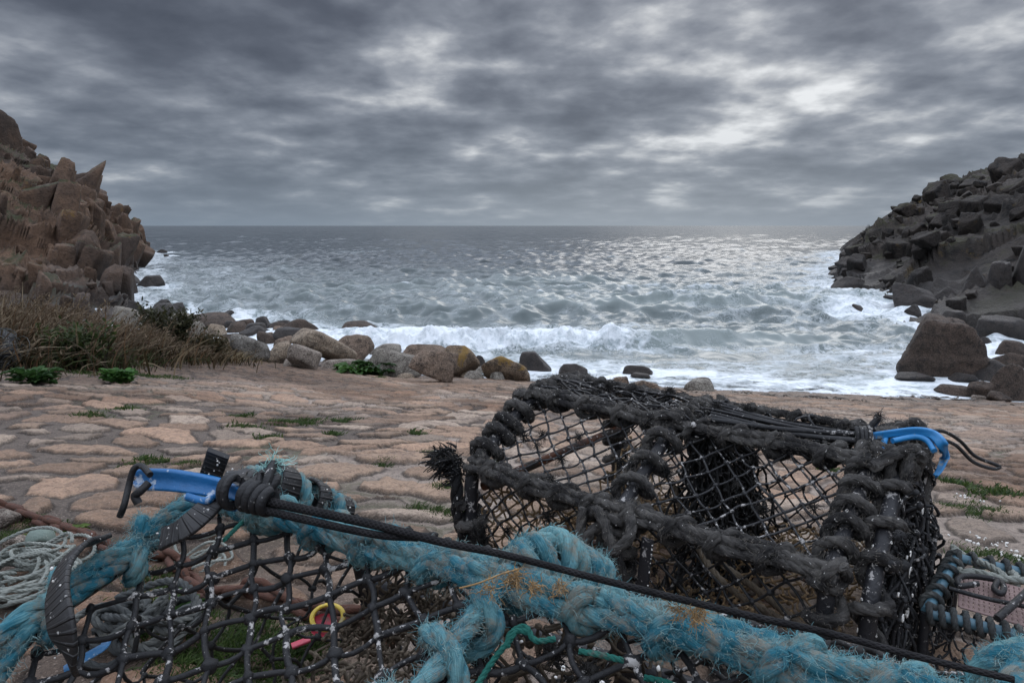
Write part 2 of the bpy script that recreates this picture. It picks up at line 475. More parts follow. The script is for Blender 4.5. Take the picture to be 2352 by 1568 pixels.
# ropes -------------------------------------------------------------
def rope_mat(name, deep, pale, dirt, dirt_amt=0.35, rough=0.85, pale_amt=0.5, speck=0.0):
    m, t = new_mat(name)
    yarn = t.noise(t.mapv(t.uv, (26, 60, 1)), 1.0, 3, 0.6)
    yarn2 = t.noise(t.mapv(t.uv, (60, 25, 1)), 1.0, 2, 0.6)
    big = t.noise(t.obj, 16, 4, 0.6)
    fine = t.noise(t.obj, 240, 3, 0.7)
    up = t.node('ShaderNodeSeparateXYZ', i_0=t.geo.outputs['Normal']).outputs[2]
    bleach = t.math('ADD', big, t.math('MULTIPLY', yarn, 0.35))
    c = t.mix(t.ss(bleach, 0.80 - pale_amt * 0.4, 1.0 - pale_amt * 0.3), deep, pale)
    c = t.mix(t.math('MULTIPLY', t.ss(yarn2, 0.35, 0.75), 0.5), c, tuple(q * 0.45 for q in deep))
    d = t.ss(t.math('ADD', t.noise(t.obj, 34, 5, 0.65), t.math('MULTIPLY', fine, 0.35)), 0.86 - dirt_amt * 0.4, 0.98 - dirt_amt * 0.25)
    c = t.mix(t.math('MULTIPLY', d, 0.8), c, dirt)
    if speck:
        sp = t.ss(t.noise(t.obj, 170, 2, 0.5), 0.70 - speck * 0.05, 0.74 - speck * 0.05)
        c = t.mix(sp, c, (0.55, 0.53, 0.5))
    setp(t, Base_Color=c, Roughness=rough)
    t.bs.inputs['Specular IOR Level'].default_value = 0.25
    h = t.math('ADD', t.math('MULTIPLY', yarn2, 1.0), t.math('MULTIPLY', fine, 0.7))
    setp(t, Normal=t.bump(h, 0.8, 0.004))
    M[name] = m
rope_mat('rope_blue', (0.022, 0.152, 0.210), (0.17, 0.345, 0.36), (0.21, 0.19, 0.15), 0.62, pale_amt=0.60)
rope_mat('rope_grey', (0.020, 0.019, 0.019), (0.105, 0.099, 0.092), (0.15, 0.138, 0.122), 0.32, pale_amt=0.62, rough=0.95, speck=0.15)
rope_mat('rope_black', (0.008, 0.008, 0.009), (0.03, 0.029, 0.029), (0.10, 0.095, 0.09), 0.12, rough=0.6, pale_amt=0.3, speck=0.5)
rope_mat('rope_pale', (0.27, 0.29, 0.26), (0.40, 0.42, 0.38), (0.12, 0.13, 0.10), 0.25, pale_amt=0.6)
rope_mat('rope_green', (0.015, 0.14, 0.11), (0.05, 0.26, 0.21), (0.14, 0.13, 0.11), 0.25)
rope_mat('rope_slate', (0.07, 0.075, 0.075), (0.17, 0.175, 0.16), (0.20, 0.19, 0.16), 0.25, pale_amt=0.5)
rope_mat('twine_tan', (0.24, 0.155, 0.08), (0.42, 0.31, 0.19), (0.08, 0.05, 0.03), 0.3, pale_amt=0.5)
rope_mat('twine_dun', (0.11, 0.085, 0.06), (0.22, 0.18, 0.135), (0.05, 0.04, 0.03), 0.3, pale_amt=0.5)
def fibre_mat(name, a, b, c):
    m, t = new_mat(name)
    f = t.noise(t.obj, 28, 4, 0.6); g = t.noise(t.obj, 90, 3, 0.6)
    k = t.mix(t.ss(f, 0.38, 0.62), a, b); k = t.mix(t.ss(g, 0.52, 0.66), k, c)
    setp(t, Base_Color=k, Roughness=0.8); t.bs.inputs['Specular IOR Level'].default_value = 0.2
    M[name] = m
fibre_mat('fibre_blue', (0.085, 0.245, 0.285), (0.23, 0.365, 0.365), (0.29, 0.27, 0.215))
fibre_mat('fibre_grey', (0.036, 0.034, 0.032), (0.115, 0.107, 0.097), (0.20, 0.175, 0.145))
fibre_mat('fibre_black', (0.010, 0.010, 0.010), (0.02, 0.019, 0.018), (0.05, 0.045, 0.04))
fibre_mat('fibre_tan', (0.28, 0.17, 0.07), (0.36, 0.24, 0.12), (0.2, 0.13, 0.07))
fibre_mat('fibre_pale', (0.20, 0.45, 0.42), (0.33, 0.52, 0.48), (0.25, 0.42, 0.40))

def black_mat(name, base, speck=0.45, rough=0.55, sp=True, rust=0.0):
    m, t = new_mat(name)
    f = t.noise(t.obj, 30, 4, 0.6); g = t.noise(t.obj, 200, 3, 0.6)
    c = t.mix(f, tuple(q * 0.6 for q in base), tuple(q * 1.7 for q in base))
    if rust: c = t.mix(t.ss(t.noise(t.obj, 14, 5, 0.7), 0.62 - rust * 0.2, 0.70 - rust * 0.1), c, (0.10, 0.030, 0.010))
    if sp:
        k = t.ss(t.math('ADD', t.noise(t.obj, 95, 4, 0.65), t.math('MULTIPLY', t.noise(t.obj, 12, 2, 0.5), 0.35)), 0.80 - speck * 0.09, 0.86 - speck * 0.09)
        c = t.mix(t.math('MULTIPLY', k, 0.8), c, (0.42, 0.40, 0.38))
    setp(t, Base_Color=c, Roughness=rough, Normal=t.bump(t.math('ADD', f, t.math('MULTIPLY', g, 0.6)), 0.6, 0.004))
    t.bs.inputs['Specular IOR Level'].default_value = 0.35
    M[name] = m
black_mat('net_black', (0.010, 0.010, 0.011), 0.40, 0.65)
black_mat('net_bar', (0.012, 0.012, 0.013), 0.4, 0.5)
black_mat('net_clean', (0.009, 0.009, 0.009), 0.05, 0.7)
black_mat('bar_black', (0.014, 0.014, 0.016), 0.22, 0.5)
black_mat('bar_rusty', (0.016, 0.012, 0.010), 0.2, 0.6, rust=1.0)
black_mat('cord_black', (0.010, 0.010, 0.011), 0.1, 0.55)
black_mat('weed_black', (0.010, 0.009, 0.008), 0.5, 0.8)
def simple(name, col, rough=0.6, var=0.35, scale=30, bump=0.3, dist=0.003, spots=None, spot_t=0.66, metal=0.0):
    m, t = new_mat(name)
    f = t.noise(t.obj, scale, 5, 0.6)
    c = t.mix(f, tuple(q * (1 - var) for q in col), tuple(min(1, q * (1 + var)) for q in col))
    if spots: c = t.mix(t.ss(t.noise(t.obj, scale * 1.3, 5, 0.7), spot_t, spot_t + 0.05), c, spots)
    setp(t, Base_Color=c, Roughness=rough, Metallic=metal, Normal=t.bump(t.noise(t.obj, scale * 6, 4, 0.6), bump, dist)); M[name] = m
simple('hook_blue', (0.005, 0.105, 0.28), 0.5, 0.4, 22, 0.5, 0.003, spots=(0.30, 0.36, 0.44), spot_t=0.56)
simple('hook_cyan', (0.012, 0.17, 0.40), 0.5, 0.3, 20, 0.4, 0.002, spots=(0.16, 0.22, 0.26), spot_t=0.60)
simple('shell_white', (0.62, 0.60, 0.56), 0.6, 0.2, 60)
simple('rust_chain', (0.070, 0.026, 0.014), 0.85, 0.5, 40, 0.8, 0.004, spots=(0.03, 0.018, 0.014), spot_t=0.56)
simple('float_green', (0.13, 0.17, 0.145), 0.75, 0.35, 26, 0.6, 0.004, spots=(0.28, 0.29, 0.25), spot_t=0.6)
simple('float_tan', (0.30, 0.19, 0.12), 0.75, 0.3, 24, 0.5, 0.004)
simple('plate_mauve', (0.19, 0.125, 0.115), 0.7, 0.25, 30)
simple('pipe_sky', (0.075, 0.16, 0.21), 0.5, 0.25, 22, 0.3, 0.003, spots=(0.05, 0.06, 0.06), spot_t=0.6)
simple('plastic_red', (0.42, 0.045, 0.075), 0.5, 0.3, 40, spots=(0.25, 0.09, 0.09), spot_t=0.56)
simple('plastic_yellow', (0.50, 0.36, 0.035), 0.5, 0.3, 40, spots=(0.28, 0.22, 0.08), spot_t=0.56)
simple('strip_blue', (0.05, 0.20, 0.42), 0.45, 0.3, 30, spots=(0.4, 0.5, 0.55), spot_t=0.6)
simple('weed_brown', (0.035, 0.022, 0.012), 0.45, 0.5, 12)

# tyre rubber with tread
m, t = new_mat('tyre'); 
s = t.node('ShaderNodeSeparateXYZ', i_0=t.uv)
gro = t.math('SINE', t.math('MULTIPLY', s.outputs[1], 620.0))
wob = t.noise(t.obj, 60, 4, 0.6)
c = t.mix(wob, (0.007, 0.007, 0.008), (0.018, 0.017, 0.017))
c = t.mix(t.ss(t.noise(t.obj, 150, 3, 0.6), 0.66, 0.69), c, (0.40, 0.39, 0.37))
setp(t, Base_Color=c, Roughness=0.55, Normal=t.bump(t.math('ADD', t.ss(gro, -0.9, -0.3), t.math('MULTIPLY', wob, 0.6)), 0.9, 0.003)); M['tyre'] = m
# braided cord
m, t = new_mat('braid')
s = t.node('ShaderNodeSeparateXYZ', i_0=t.uv)
b1 = t.math('SINE', t.math('ADD', t.math('MULTIPLY', s.outputs[0], 6 * 2 * PI), t.math('MULTIPLY', s.outputs[1], 900.0)))
b2 = t.math('SINE', t.math('SUBTRACT', t.math('MULTIPLY', s.outputs[0], 6 * 2 * PI), t.math('MULTIPLY', s.outputs[1], 900.0)))
bb = t.math('MAXIMUM', b1, b2)
f = t.noise(t.obj, 40, 4, 0.6)
c = t.mix(f, (0.004, 0.004, 0.005), (0.014, 0.0135, 0.014))
c = t.mix(t.math('MULTIPLY', t.ss(t.math('ADD', bb, t.math('MULTIPLY', f, 1.2)), 1.3, 1.75), 0.30), c, (0.07, 0.066, 0.07))
setp(t, Base_Color=c, Roughness=0.85, Normal=t.bump(bb, 0.35, 0.0012)); t.bs.inputs['Specular IOR Level'].default_value = 0.15; M['braid'] = m

# granite kinds -------------------------------------------------------
def granite(name, a, b, dark, lichen=None, l_amt=0.0, white=0.0, wet=0.0, scale=1.0, rough=0.85):
    m, t = new_mat(name)
    p = t.mapv(t.obj, (scale,) * 3)
    off = t.node('ShaderNodeVectorMath', operation='ADD', i_0=p)
    cx = t.node('ShaderNodeCombineXYZ', i_0=t.math('MULTIPLY', t.rnd, 37.0), i_1=t.math('MULTIPLY', t.rnd, 91.0), i_2=t.math('MULTIPLY', t.rnd, 53.0))
    t.l.new(cx.outputs[0], off.inputs[1]); p = off.outputs[0]
    n1 = t.noise(p, 1.3, 6, 0.62, 0.3); n2 = t.noise(p, 7, 6, 0.7); n3 = t.noise(p, 55, 3, 0.65)
    c = t.mix(t.ss(n1, 0.3, 0.7), a, b)
    c = t.mix(t.math('MULTIPLY', t.ss(n2, 0.45, 0.64), 0.85), c, dark)
    c = t.mix(t.math('MULTIPLY', t.ss(n3, 0.48, 0.64), 0.65), c, tuple(q * 0.35 for q in dark))
    c = t.mix(t.math('MULTIPLY', t.ss(n3, 0.50, 0.26), 0.40), c, tuple(min(0.6, q * 1.9) for q in a))
    hb = t.math('ADD', t.math('MULTIPLY', n2, 1.0), t.math('MULTIPLY', n3, 0.45))
    up = t.node('ShaderNodeSeparateXYZ', i_0=t.geo.outputs['Normal']).outputs[2]
    if l_amt:
        k = t.ss(t.math('ADD', t.noise(p, 3.2, 6, 0.7, 0.5), t.math('MULTIPLY', up, 0.12)), 0.66 - l_amt * 0.12, 0.72 - l_amt * 0.08)
        c = t.mix(t.math('MULTIPLY', k, 0.85), c, lichen)
    if white:
        w = t.vor(p, 6.5); k = t.ss(t.math('ADD', w, t.math('MULTIPLY', t.math('SUBTRACT', 0.62, t.noise(p, 1.5, 2, 0.5)), 1.6)), 0.36 * white, 0.30 * white)
        c = t.mix(t.math('MULTIPLY', k, t.ss(up, 0.0, 0.4)), c, (0.50, 0.50, 0.47))
    setp(t, Base_Color=c, Roughness=rough - wet * 0.5, Normal=t.bump(hb, 1.0, 0.11 / scale))
    t.bs.inputs['Specular IOR Level'].default_value = 0.3 + wet * 0.3
    M[name] = m
granite('granite_tan', (0.42, 0.33, 0.245), (0.33, 0.25, 0.18), (0.13, 0.10, 0.078))
granite('granite_brown', (0.29, 0.21, 0.155), (0.20, 0.148, 0.11), (0.07, 0.053, 0.042))
granite('granite_grey', (0.34, 0.31, 0.265), (0.25, 0.215, 0.175), (0.12, 0.10, 0.085), lichen=(0.28, 0.21, 0.09), l_amt=0.0)
granite('granite_spotted', (0.24, 0.22, 0.195), (0.145, 0.13, 0.11), (0.07, 0.06, 0.05), white=1.0)
granite('granite_lichen', (0.30, 0.22, 0.15), (0.17, 0.12, 0.08), (0.08, 0.06, 0.045), lichen=(0.27, 0.165, 0.045), l_amt=0.55)
granite('granite_wet', (0.052, 0.040, 0.033), (0.036, 0.029, 0.025), (0.018, 0.015, 0.014), wet=0.55)
granite('granite_damp', (0.115, 0.080, 0.060), (0.075, 0.055, 0.043), (0.03, 0.024, 0.02), wet=0.2)
granite('granite_pale', (0.36, 0.30, 0.25), (0.28, 0.23, 0.19), (0.14, 0.11, 0.09))

# cliff: blocky granite, greenery on ledges
def cliff_mat(name, a, b, dark, moss, moss_amt, heath=None, lich=(0.26, 0.15, 0.03), mot=0.5):
    m, t = new_mat(name); p = t.obj
    n0 = t.noise(p, 0.10, 4, 0.6); n1 = t.noise(p, 0.5, 6, 0.65, 0.3); n2 = t.noise(p, 2.6, 6, 0.7); n3 = t.noise(p, 14, 4, 0.7)
    c = t.mix(t.ss(t.math('ADD', n0, t.math('MULTIPLY', n1, 0.5)), 0.62, 0.9), a, b)
    c = t.mix(t.math('MULTIPLY', t.ss(n2, 0.49, 0.63), mot), c, dark)
    c = t.mix(t.math('MULTIPLY', t.ss(n3, 0.50, 0.66), 0.35), c, tuple(q * 0.5 for q in dark))
    st = t.noise(t.mapv(p, (2.2, 2.2, 0.16)), 1.0, 4, 0.6)                   # seepage streaks
    c = t.mix(t.math('MULTIPLY', t.ss(st, 0.55, 0.75), 0.55), c, dark)
    c = t.mix(t.math('MULTIPLY', t.ss(t.noise(p, 0.9, 5, 0.7), 0.60, 0.70), 0.5), c, lich)
    up = t.node('ShaderNodeSeparateXYZ', i_0=t.geo.outputs['Normal']).outputs[2]
    g = t.math('MULTIPLY', t.ss(up, 0.62, 0.9), t.ss(t.noise(p, 0.30, 5, 0.65), 0.58 - moss_amt * 0.1, 0.66 - moss_amt * 0.1))
    c = t.mix(t.math('MULTIPLY', g, 0.9), c, t.mix(n2, moss, tuple(q * 0.5 for q in moss)))
    z = t.node('ShaderNodeSeparateXYZ', i_0=t.pos).outputs[2]
    wet = t.ss(t.math('ADD', z, t.math('MULTIPLY', n1, 1.6)), SEA + 2.4, SEA + 0.9)     # tide line: dark wet rock near the water
    c = t.mix(t.math('MULTIPLY', wet, 0.8), c, (0.022, 0.018, 0.016))
    if heath:
        hv = t.math('MULTIPLY', t.vc.outputs['Alpha'], 1.0)
        hc = t.mix(t.ss(t.noise(p, 0.22, 5, 0.65), 0.42, 0.62), heath[0], heath[1]); hc = t.mix(t.ss(n2, 0.4, 0.7), hc, heath[2])
        c = t.mix(t.ss(t.math('ADD', t.vc.outputs['Color'], t.math('MULTIPLY', t.math('SUBTRACT', n1, 0.5), 0.9)), 0.42, 0.58), c, hc)
    setp(t, Base_Color=c, Roughness=t.math('SUBTRACT', 0.88, t.math('MULTIPLY', wet, 0.35)), Normal=t.bump(t.math('ADD', n2, t.math('MULTIPLY', n3, 0.4)), 0.8, 0.22))
    t.bs.inputs['Specular IOR Level'].default_value = 0.3
    M[name] = m
cliff_mat('cliff_rock', (0.160, 0.098, 0.063), (0.072, 0.052, 0.041), (0.026, 0.020, 0.018), (0.045, 0.05, 0.018), 1.0)
cliff_mat('headland_rock', (0.052, 0.042, 0.035), (0.023, 0.019, 0.0165), (0.008, 0.0072, 0.007), (0.035, 0.034, 0.014), 0.7, mot=0.85, lich=(0.13, 0.085, 0.02),
          heath=((0.022, 0.016, 0.011), (0.032, 0.016, 0.012), (0.020, 0.019, 0.010)))

# ground --------------------------------------------------------------
m, t = new_mat('slip_stone')
p = t.pos; vcol = t.vc.outputs['Color']; wetA = t.vc.outputs['Alpha']
n1 = t.noise(p, 3.0, 6, 0.65); n2 = t.noise(p, 38, 5, 0.72); n3 = t.noise(p, 150, 3, 0.7)
c = t.mix(t.math('MULTIPLY', t.ss(n2, 0.44, 0.62), 0.80), vcol, t.mix(0.50, vcol, (0.06, 0.048, 0.04)))
c = t.mix(t.math('MULTIPLY', t.ss(n3, 0.52, 0.68), 0.50), c, (0.09, 0.07, 0.057))
c = t.mix(t.math('MULTIPLY', t.ss(n3, 0.45, 0.30), 0.45), c, (0.52, 0.41, 0.33))
c = t.mix(t.math('MULTIPLY', t.ss(n1, 0.50, 0.68), 0.50), c, (0.13, 0.10, 0.085))
wet = t.math('SUBTRACT', 1.0, wetA)
c = t.mix(t.math('MULTIPLY', wet, 0.62), c, t.mix(0.6, c, (0.02, 0.015, 0.011)))
setp(t, Base_Color=c, Roughness=t.math('SUBTRACT', 0.88, t.math('MULTIPLY', wet, 0.50)),
     Normal=t.bump(t.math('ADD', n2, t.math('MULTIPLY', n3, 0.55)), 1.0, 0.020))
t.bs.inputs['Specular IOR Level'].default_value = 0.3
M['slip_stone'] = m

# sea -----------------------------------------------------------------
m, t = new_mat('sea_water')
p = t.pos; foamA = t.vc.outputs['Alpha']
vx = t.node('ShaderNodeSeparateXYZ', i_0=t.vc.outputs['Color'])
wisp = t.noise(t.mapv(p, (0.55, 0.85, 0.6)), 1.0, 8, 0.68, 1.2)
pw = t.node('ShaderNodeVectorMath', operation='ADD', i_0=t.mapv(p, (0.62, 1.0, 0.6)))
wc = t.node('ShaderNodeVectorMath', operation='SCALE', i_0=t.noise(p, 0.8, 5, 0.65, out='Color')); wc.inputs['Scale'].default_value = 2.1
t.l.new(wc.outputs[0], pw.inputs[1])
lace1 = t.vor(pw.outputs[0], 1.25, 'DISTANCE_TO_EDGE'); lace2 = t.vor(pw.outputs[0], 3.9, 'DISTANCE_TO_EDGE')
l1 = t.ss(lace1, t.math('ADD', 0.03, t.math('MULTIPLY', foamA, 0.30)), 0.0)
l2 = t.ss(lace2, t.math('ADD', 0.02, t.math('MULTIPLY', foamA, 0.32)), 0.0)
lace = t.math('MAXIMUM', l1, t.math('MULTIPLY', l2, 0.85))
grain = t.noise(t.mapv(p, (1, 1.4, 1)), 6.5, 6, 0.72, 0.6)
f1 = t.ss(t.math('ADD', t.math('MULTIPLY', wisp, 0.7), t.math('MULTIPLY', grain, 0.3)), t.math('SUBTRACT', 0.82, t.math('MULTIPLY', foamA, 0.56)), t.math('SUBTRACT', 0.98, t.math('MULTIPLY', foamA, 0.56)))
f2 = t.math('MULTIPLY', lace, t.math('MULTIPLY', t.ss(t.math('ADD', foamA, t.math('MULTIPLY', wisp, 0.7)), 0.52, 1.0), 0.85))
foam = t.math('MAXIMUM', f1, f2, clamp=True)
foam = t.math('MULTIPLY', foam, t.ss(foamA, 0.0, 0.14))
deep = t.mix(vx.outputs[0], (0.030, 0.039, 0.043), (0.180, 0.206, 0.198))       # open water to shallow green
c = t.mix(t.math('MULTIPLY', foamA, 0.5), deep, (0.17, 0.23, 0.23))
fc = t.mix(t.ss(t.math('ADD', t.math('MULTIPLY', grain, 0.6), t.math('MULTIPLY', wisp, 0.4)), 0.36, 0.56), (0.36, 0.41, 0.43), (0.66, 0.69, 0.71))
c = t.mix(foam, c, fc)
gb = t.noise(p, 3.0, 1.0, 0.4); nb2 = t.bump(t.math('ADD', gb, foam), 0.45, 0.05)
setp(t, Base_Color=c, Roughness=t.math('ADD', 0.25, t.math('MULTIPLY', foam, 0.6)), Normal=nb2, IOR=1.33)
tr = t.node('ShaderNodeBsdfTransparent'); mx = t.node('ShaderNodeMixShader')
t.l.new(t.math('MULTIPLY', vx.outputs[1], t.math('SUBTRACT', 0.80, t.math('MULTIPLY', foam, 0.80))), mx.inputs[0]); t.l.new(t.bs.outputs[0], mx.inputs[1]); t.l.new(tr.outputs[0], mx.inputs[2])
t.l.new(mx.outputs[0], [n for n in t.n if n.type == 'OUTPUT_MATERIAL'][0].inputs[0])
M['sea_water'] = m
simple('spray', (0.82, 0.85, 0.88), 0.7, 0.05, 8)

# plants: colour from the mesh, light comes through the leaf
def leaf_mat(name, trans=0.35, rough=0.6):
    m, t = new_mat(name)
    c = t.mix(t.math('MULTIPLY', t.noise(t.pos, 30, 3, 0.6), 0.5), t.vc.outputs['Color'], t.mix(0.6, t.vc.outputs['Color'], (0.01, 0.01, 0.006)))
    setp(t, Base_Color=c, Roughness=rough)
    t.bs.inputs['Specular IOR Level'].default_value = 0.25
    tr = t.node('ShaderNodeBsdfTranslucent'); t.l.new(c, tr.inputs[0])
    mx = t.node('ShaderNodeMixShader'); mx.inputs[0].default_value = trans
    t.l.new(t.bs.outputs[0], mx.inputs[1]); t.l.new(tr.outputs[0], mx.inputs[2])
    out = [n for n in t.n if n.type == 'OUTPUT_MATERIAL'][0]; t.l.new(mx.outputs[0], out.inputs[0]); M[name] = m
leaf_mat('leaf'); leaf_mat('dry_blade', 0.3, 0.8)

# ------------------------------------------------------------------ sky, sun, camera
SUN_AZ, SUN_EL = math.radians(20), math.radians(33)
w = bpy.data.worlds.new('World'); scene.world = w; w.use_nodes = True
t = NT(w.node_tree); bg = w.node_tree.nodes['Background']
d = t.node('ShaderNodeTexCoord').outputs['Generated']
sx = t.node('ShaderNodeSeparateXYZ', i_0=d)
zc = t.math('ADD', t.math('MAXIMUM', sx.outputs[2], 0.0), 0.20)
u = t.math('DIVIDE', sx.outputs[0], zc); v = t.math('DIVIDE', sx.outputs[1], zc)
pl = t.node('ShaderNodeCombineXYZ', i_0=u, i_1=v).outputs[0]
def blob(px, py, k, r=None):
    r = nrm(ray(px, py)) if r is None else r
    dn = t.node('ShaderNodeVectorMath', operation='DOT_PRODUCT', i_0=d); dn.inputs[1].default_value = r
    return t.math('POWER', t.math('MAXIMUM', dn.outputs['Value'], 0.0), k)
cA = t.noise(t.mapv(pl, (1.0, 0.85, 1), (2.3, 0.4, 0)), 1.75, 6, 0.50, 0.05)
cB = t.noise(t.mapv(pl, (0.9, 0.9, 1), (7.1, 3.3, 0)), 4.0, 6, 0.50, 0.10)
cC = t.noise(t.mapv(pl, (0.5, 0.7, 1), (1.7, 8.2, 0)), 1.0, 4, 0.5)
cl = t.math('ADD', t.math('MULTIPLY', cA, 0.50), t.math('ADD', t.math('MULTIPLY', cB, 0.40), t.math('MULTIPLY', cC, 0.10)))
br = t.math('ADD', t.math('MULTIPLY', blob(1770, 90, 70), 0.070), t.math('ADD', t.math('MULTIPLY', blob(1240, 10, 700), 0.13), t.math('ADD', t.math('MULTIPLY', blob(2330, 20, 400), 0.10), t.math('MULTIPLY', blob(1790, 150, 500), 0.045))))
dk = t.math('MULTIPLY', blob(420, 30, 26), 0.050)
cl = t.math('SUBTRACT', t.math('ADD', cl, br), dk)
rp = t.node('ShaderNodeValToRGB', i_0=cl); cr = rp.color_ramp
stops = [(0.30, (0.060, 0.070, 0.096)), (0.40, (0.098, 0.112, 0.146)), (0.455, (0.142, 0.160, 0.200)), (0.515, (0.222, 0.245, 0.292)), (0.560, (0.34, 0.364, 0.41)), (0.600, (0.56, 0.58, 0.61)), (0.650, (0.90, 0.92, 0.94))]
cr.elements[0].position, cr.elements[0].color = stops[0][0], (*stops[0][1], 1)
cr.elements[1].position, cr.elements[1].color = stops[-1][0], (*stops[-1][1], 1)
for pz, cc in stops[1:-1]:
    e = cr.elements.new(pz); e.color = (*cc, 1)
hz = t.math('POWER', 2.718, t.math('MULTIPLY', t.math('MAXIMUM', sx.outputs[2], 0.0), -12.0))
hcol = t.mix(t.math('MULTIPLY', blob(1500, 450, 14), 0.8), (0.205, 0.258, 0.325), (0.33, 0.385, 0.445))
ccol = t.mix(t.math('MULTIPLY', hz, 0.97), rp.outputs[0], hcol)
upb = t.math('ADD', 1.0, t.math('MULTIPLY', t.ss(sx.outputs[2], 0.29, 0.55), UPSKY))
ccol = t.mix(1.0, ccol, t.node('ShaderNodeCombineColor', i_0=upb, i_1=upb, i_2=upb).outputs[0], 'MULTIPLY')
sk = t.node('ShaderNodeTexSky', sky_type='NISHITA'); sk.sun_disc = False
sk.sun_elevation = SUN_EL; sk.sun_rotation = SUN_AZ
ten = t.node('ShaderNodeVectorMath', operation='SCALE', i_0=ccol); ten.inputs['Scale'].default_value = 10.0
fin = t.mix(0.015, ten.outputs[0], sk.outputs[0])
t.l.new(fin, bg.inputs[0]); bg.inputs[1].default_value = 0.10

ld = bpy.data.lights.new('sun', 'SUN'); ld.energy = SUNE; ld.angle = math.radians(28); ld.color = (1, 0.95, 0.88)
lo = bpy.data.objects.new('sun', ld); COL.objects.link(lo)
sd = Vector((math.sin(SUN_AZ) * math.cos(SUN_EL), math.cos(SUN_AZ) * math.cos(SUN_EL), math.sin(SUN_EL)))
lo.rotation_euler = sd.to_track_quat('Z', 'Y').to_euler(); lo.location = sd * 50
cd = bpy.data.cameras.new('camera'); cam = bpy.data.objects.new('camera', cd); COL.objects.link(cam)
cam.location = (0, 0, CAMZ); cam.rotation_euler = (PI / 2 - PITCH, 0, 0); cd.lens = 24; cd.sensor_width = 36
cd.clip_start = 0.02; cd.clip_end = 20000
scene.camera = cam
scene.view_settings.view_transform = 'Standard'; scene.view_settings.look = 'None'
scene.view_settings.exposure = EXPO; scene.view_settings.gamma = 1
# ================================================================== SETTING
# ------------------------------------------------------------------ slipway of big rounded setts
def setts(x, y):
    """returns border distance, cell id, centre offset for a jittered stone pattern"""
    sx_, sy_ = 0.315, 0.200
    wx = x + 0.16 * fbm2(x * 1.3, y * 1.3, 3, 5) + 0.045 * fbm2(x * 6, y * 6, 3, 8)
    wy = y + 0.13 * fbm2(x * 1.3 + 7, y * 1.3, 3, 6) + 0.045 * fbm2(x * 6 + 3, y * 6, 3, 9)
    px, py = wx / sx_, wy / sy_
    cx, cy = np.floor(px), np.floor(py)
    best = np.full(x.shape, 1e9); mx = np.zeros_like(x); my = np.zeros_like(x); bid = np.zeros_like(x)
    cells = []
    one = np.zeros_like(x)
    for a in (-1, 0, 1, ):
        for b in (-1, 0, 1):
            ix, iy = cx + a, cy + b
            qx = ix + 0.5 + 0.86 * (_h(ix, iy, one, 3) - 0.5) + 0.5 * (np.mod(iy, 2) - 0.5); qy = iy + 0.5 + 0.80 * (_h(ix, iy, one, 4) - 0.5)
            dx, dy = qx - px, qy - py; d = dx * dx + dy * dy
            cells.append((dx, dy)); k = d < best
            best = np.where(k, d, best); mx = np.where(k, dx, mx); my = np.where(k, dy, my); bid = np.where(k, ix * 7919 + iy, bid)
    edge = np.full(x.shape, 1e9)
    for dx, dy in cells:
        ex, ey = dx - mx, dy - my; L = np.sqrt(ex * ex + ey * ey)
        dd = np.where(L > 1e-5, 0.5 * ((mx + dx) * ex + (my + dy) * ey) / np.maximum(L, 1e-5), 1e9)
        edge = np.minimum(edge, dd)
    return edge, bid, mx, my
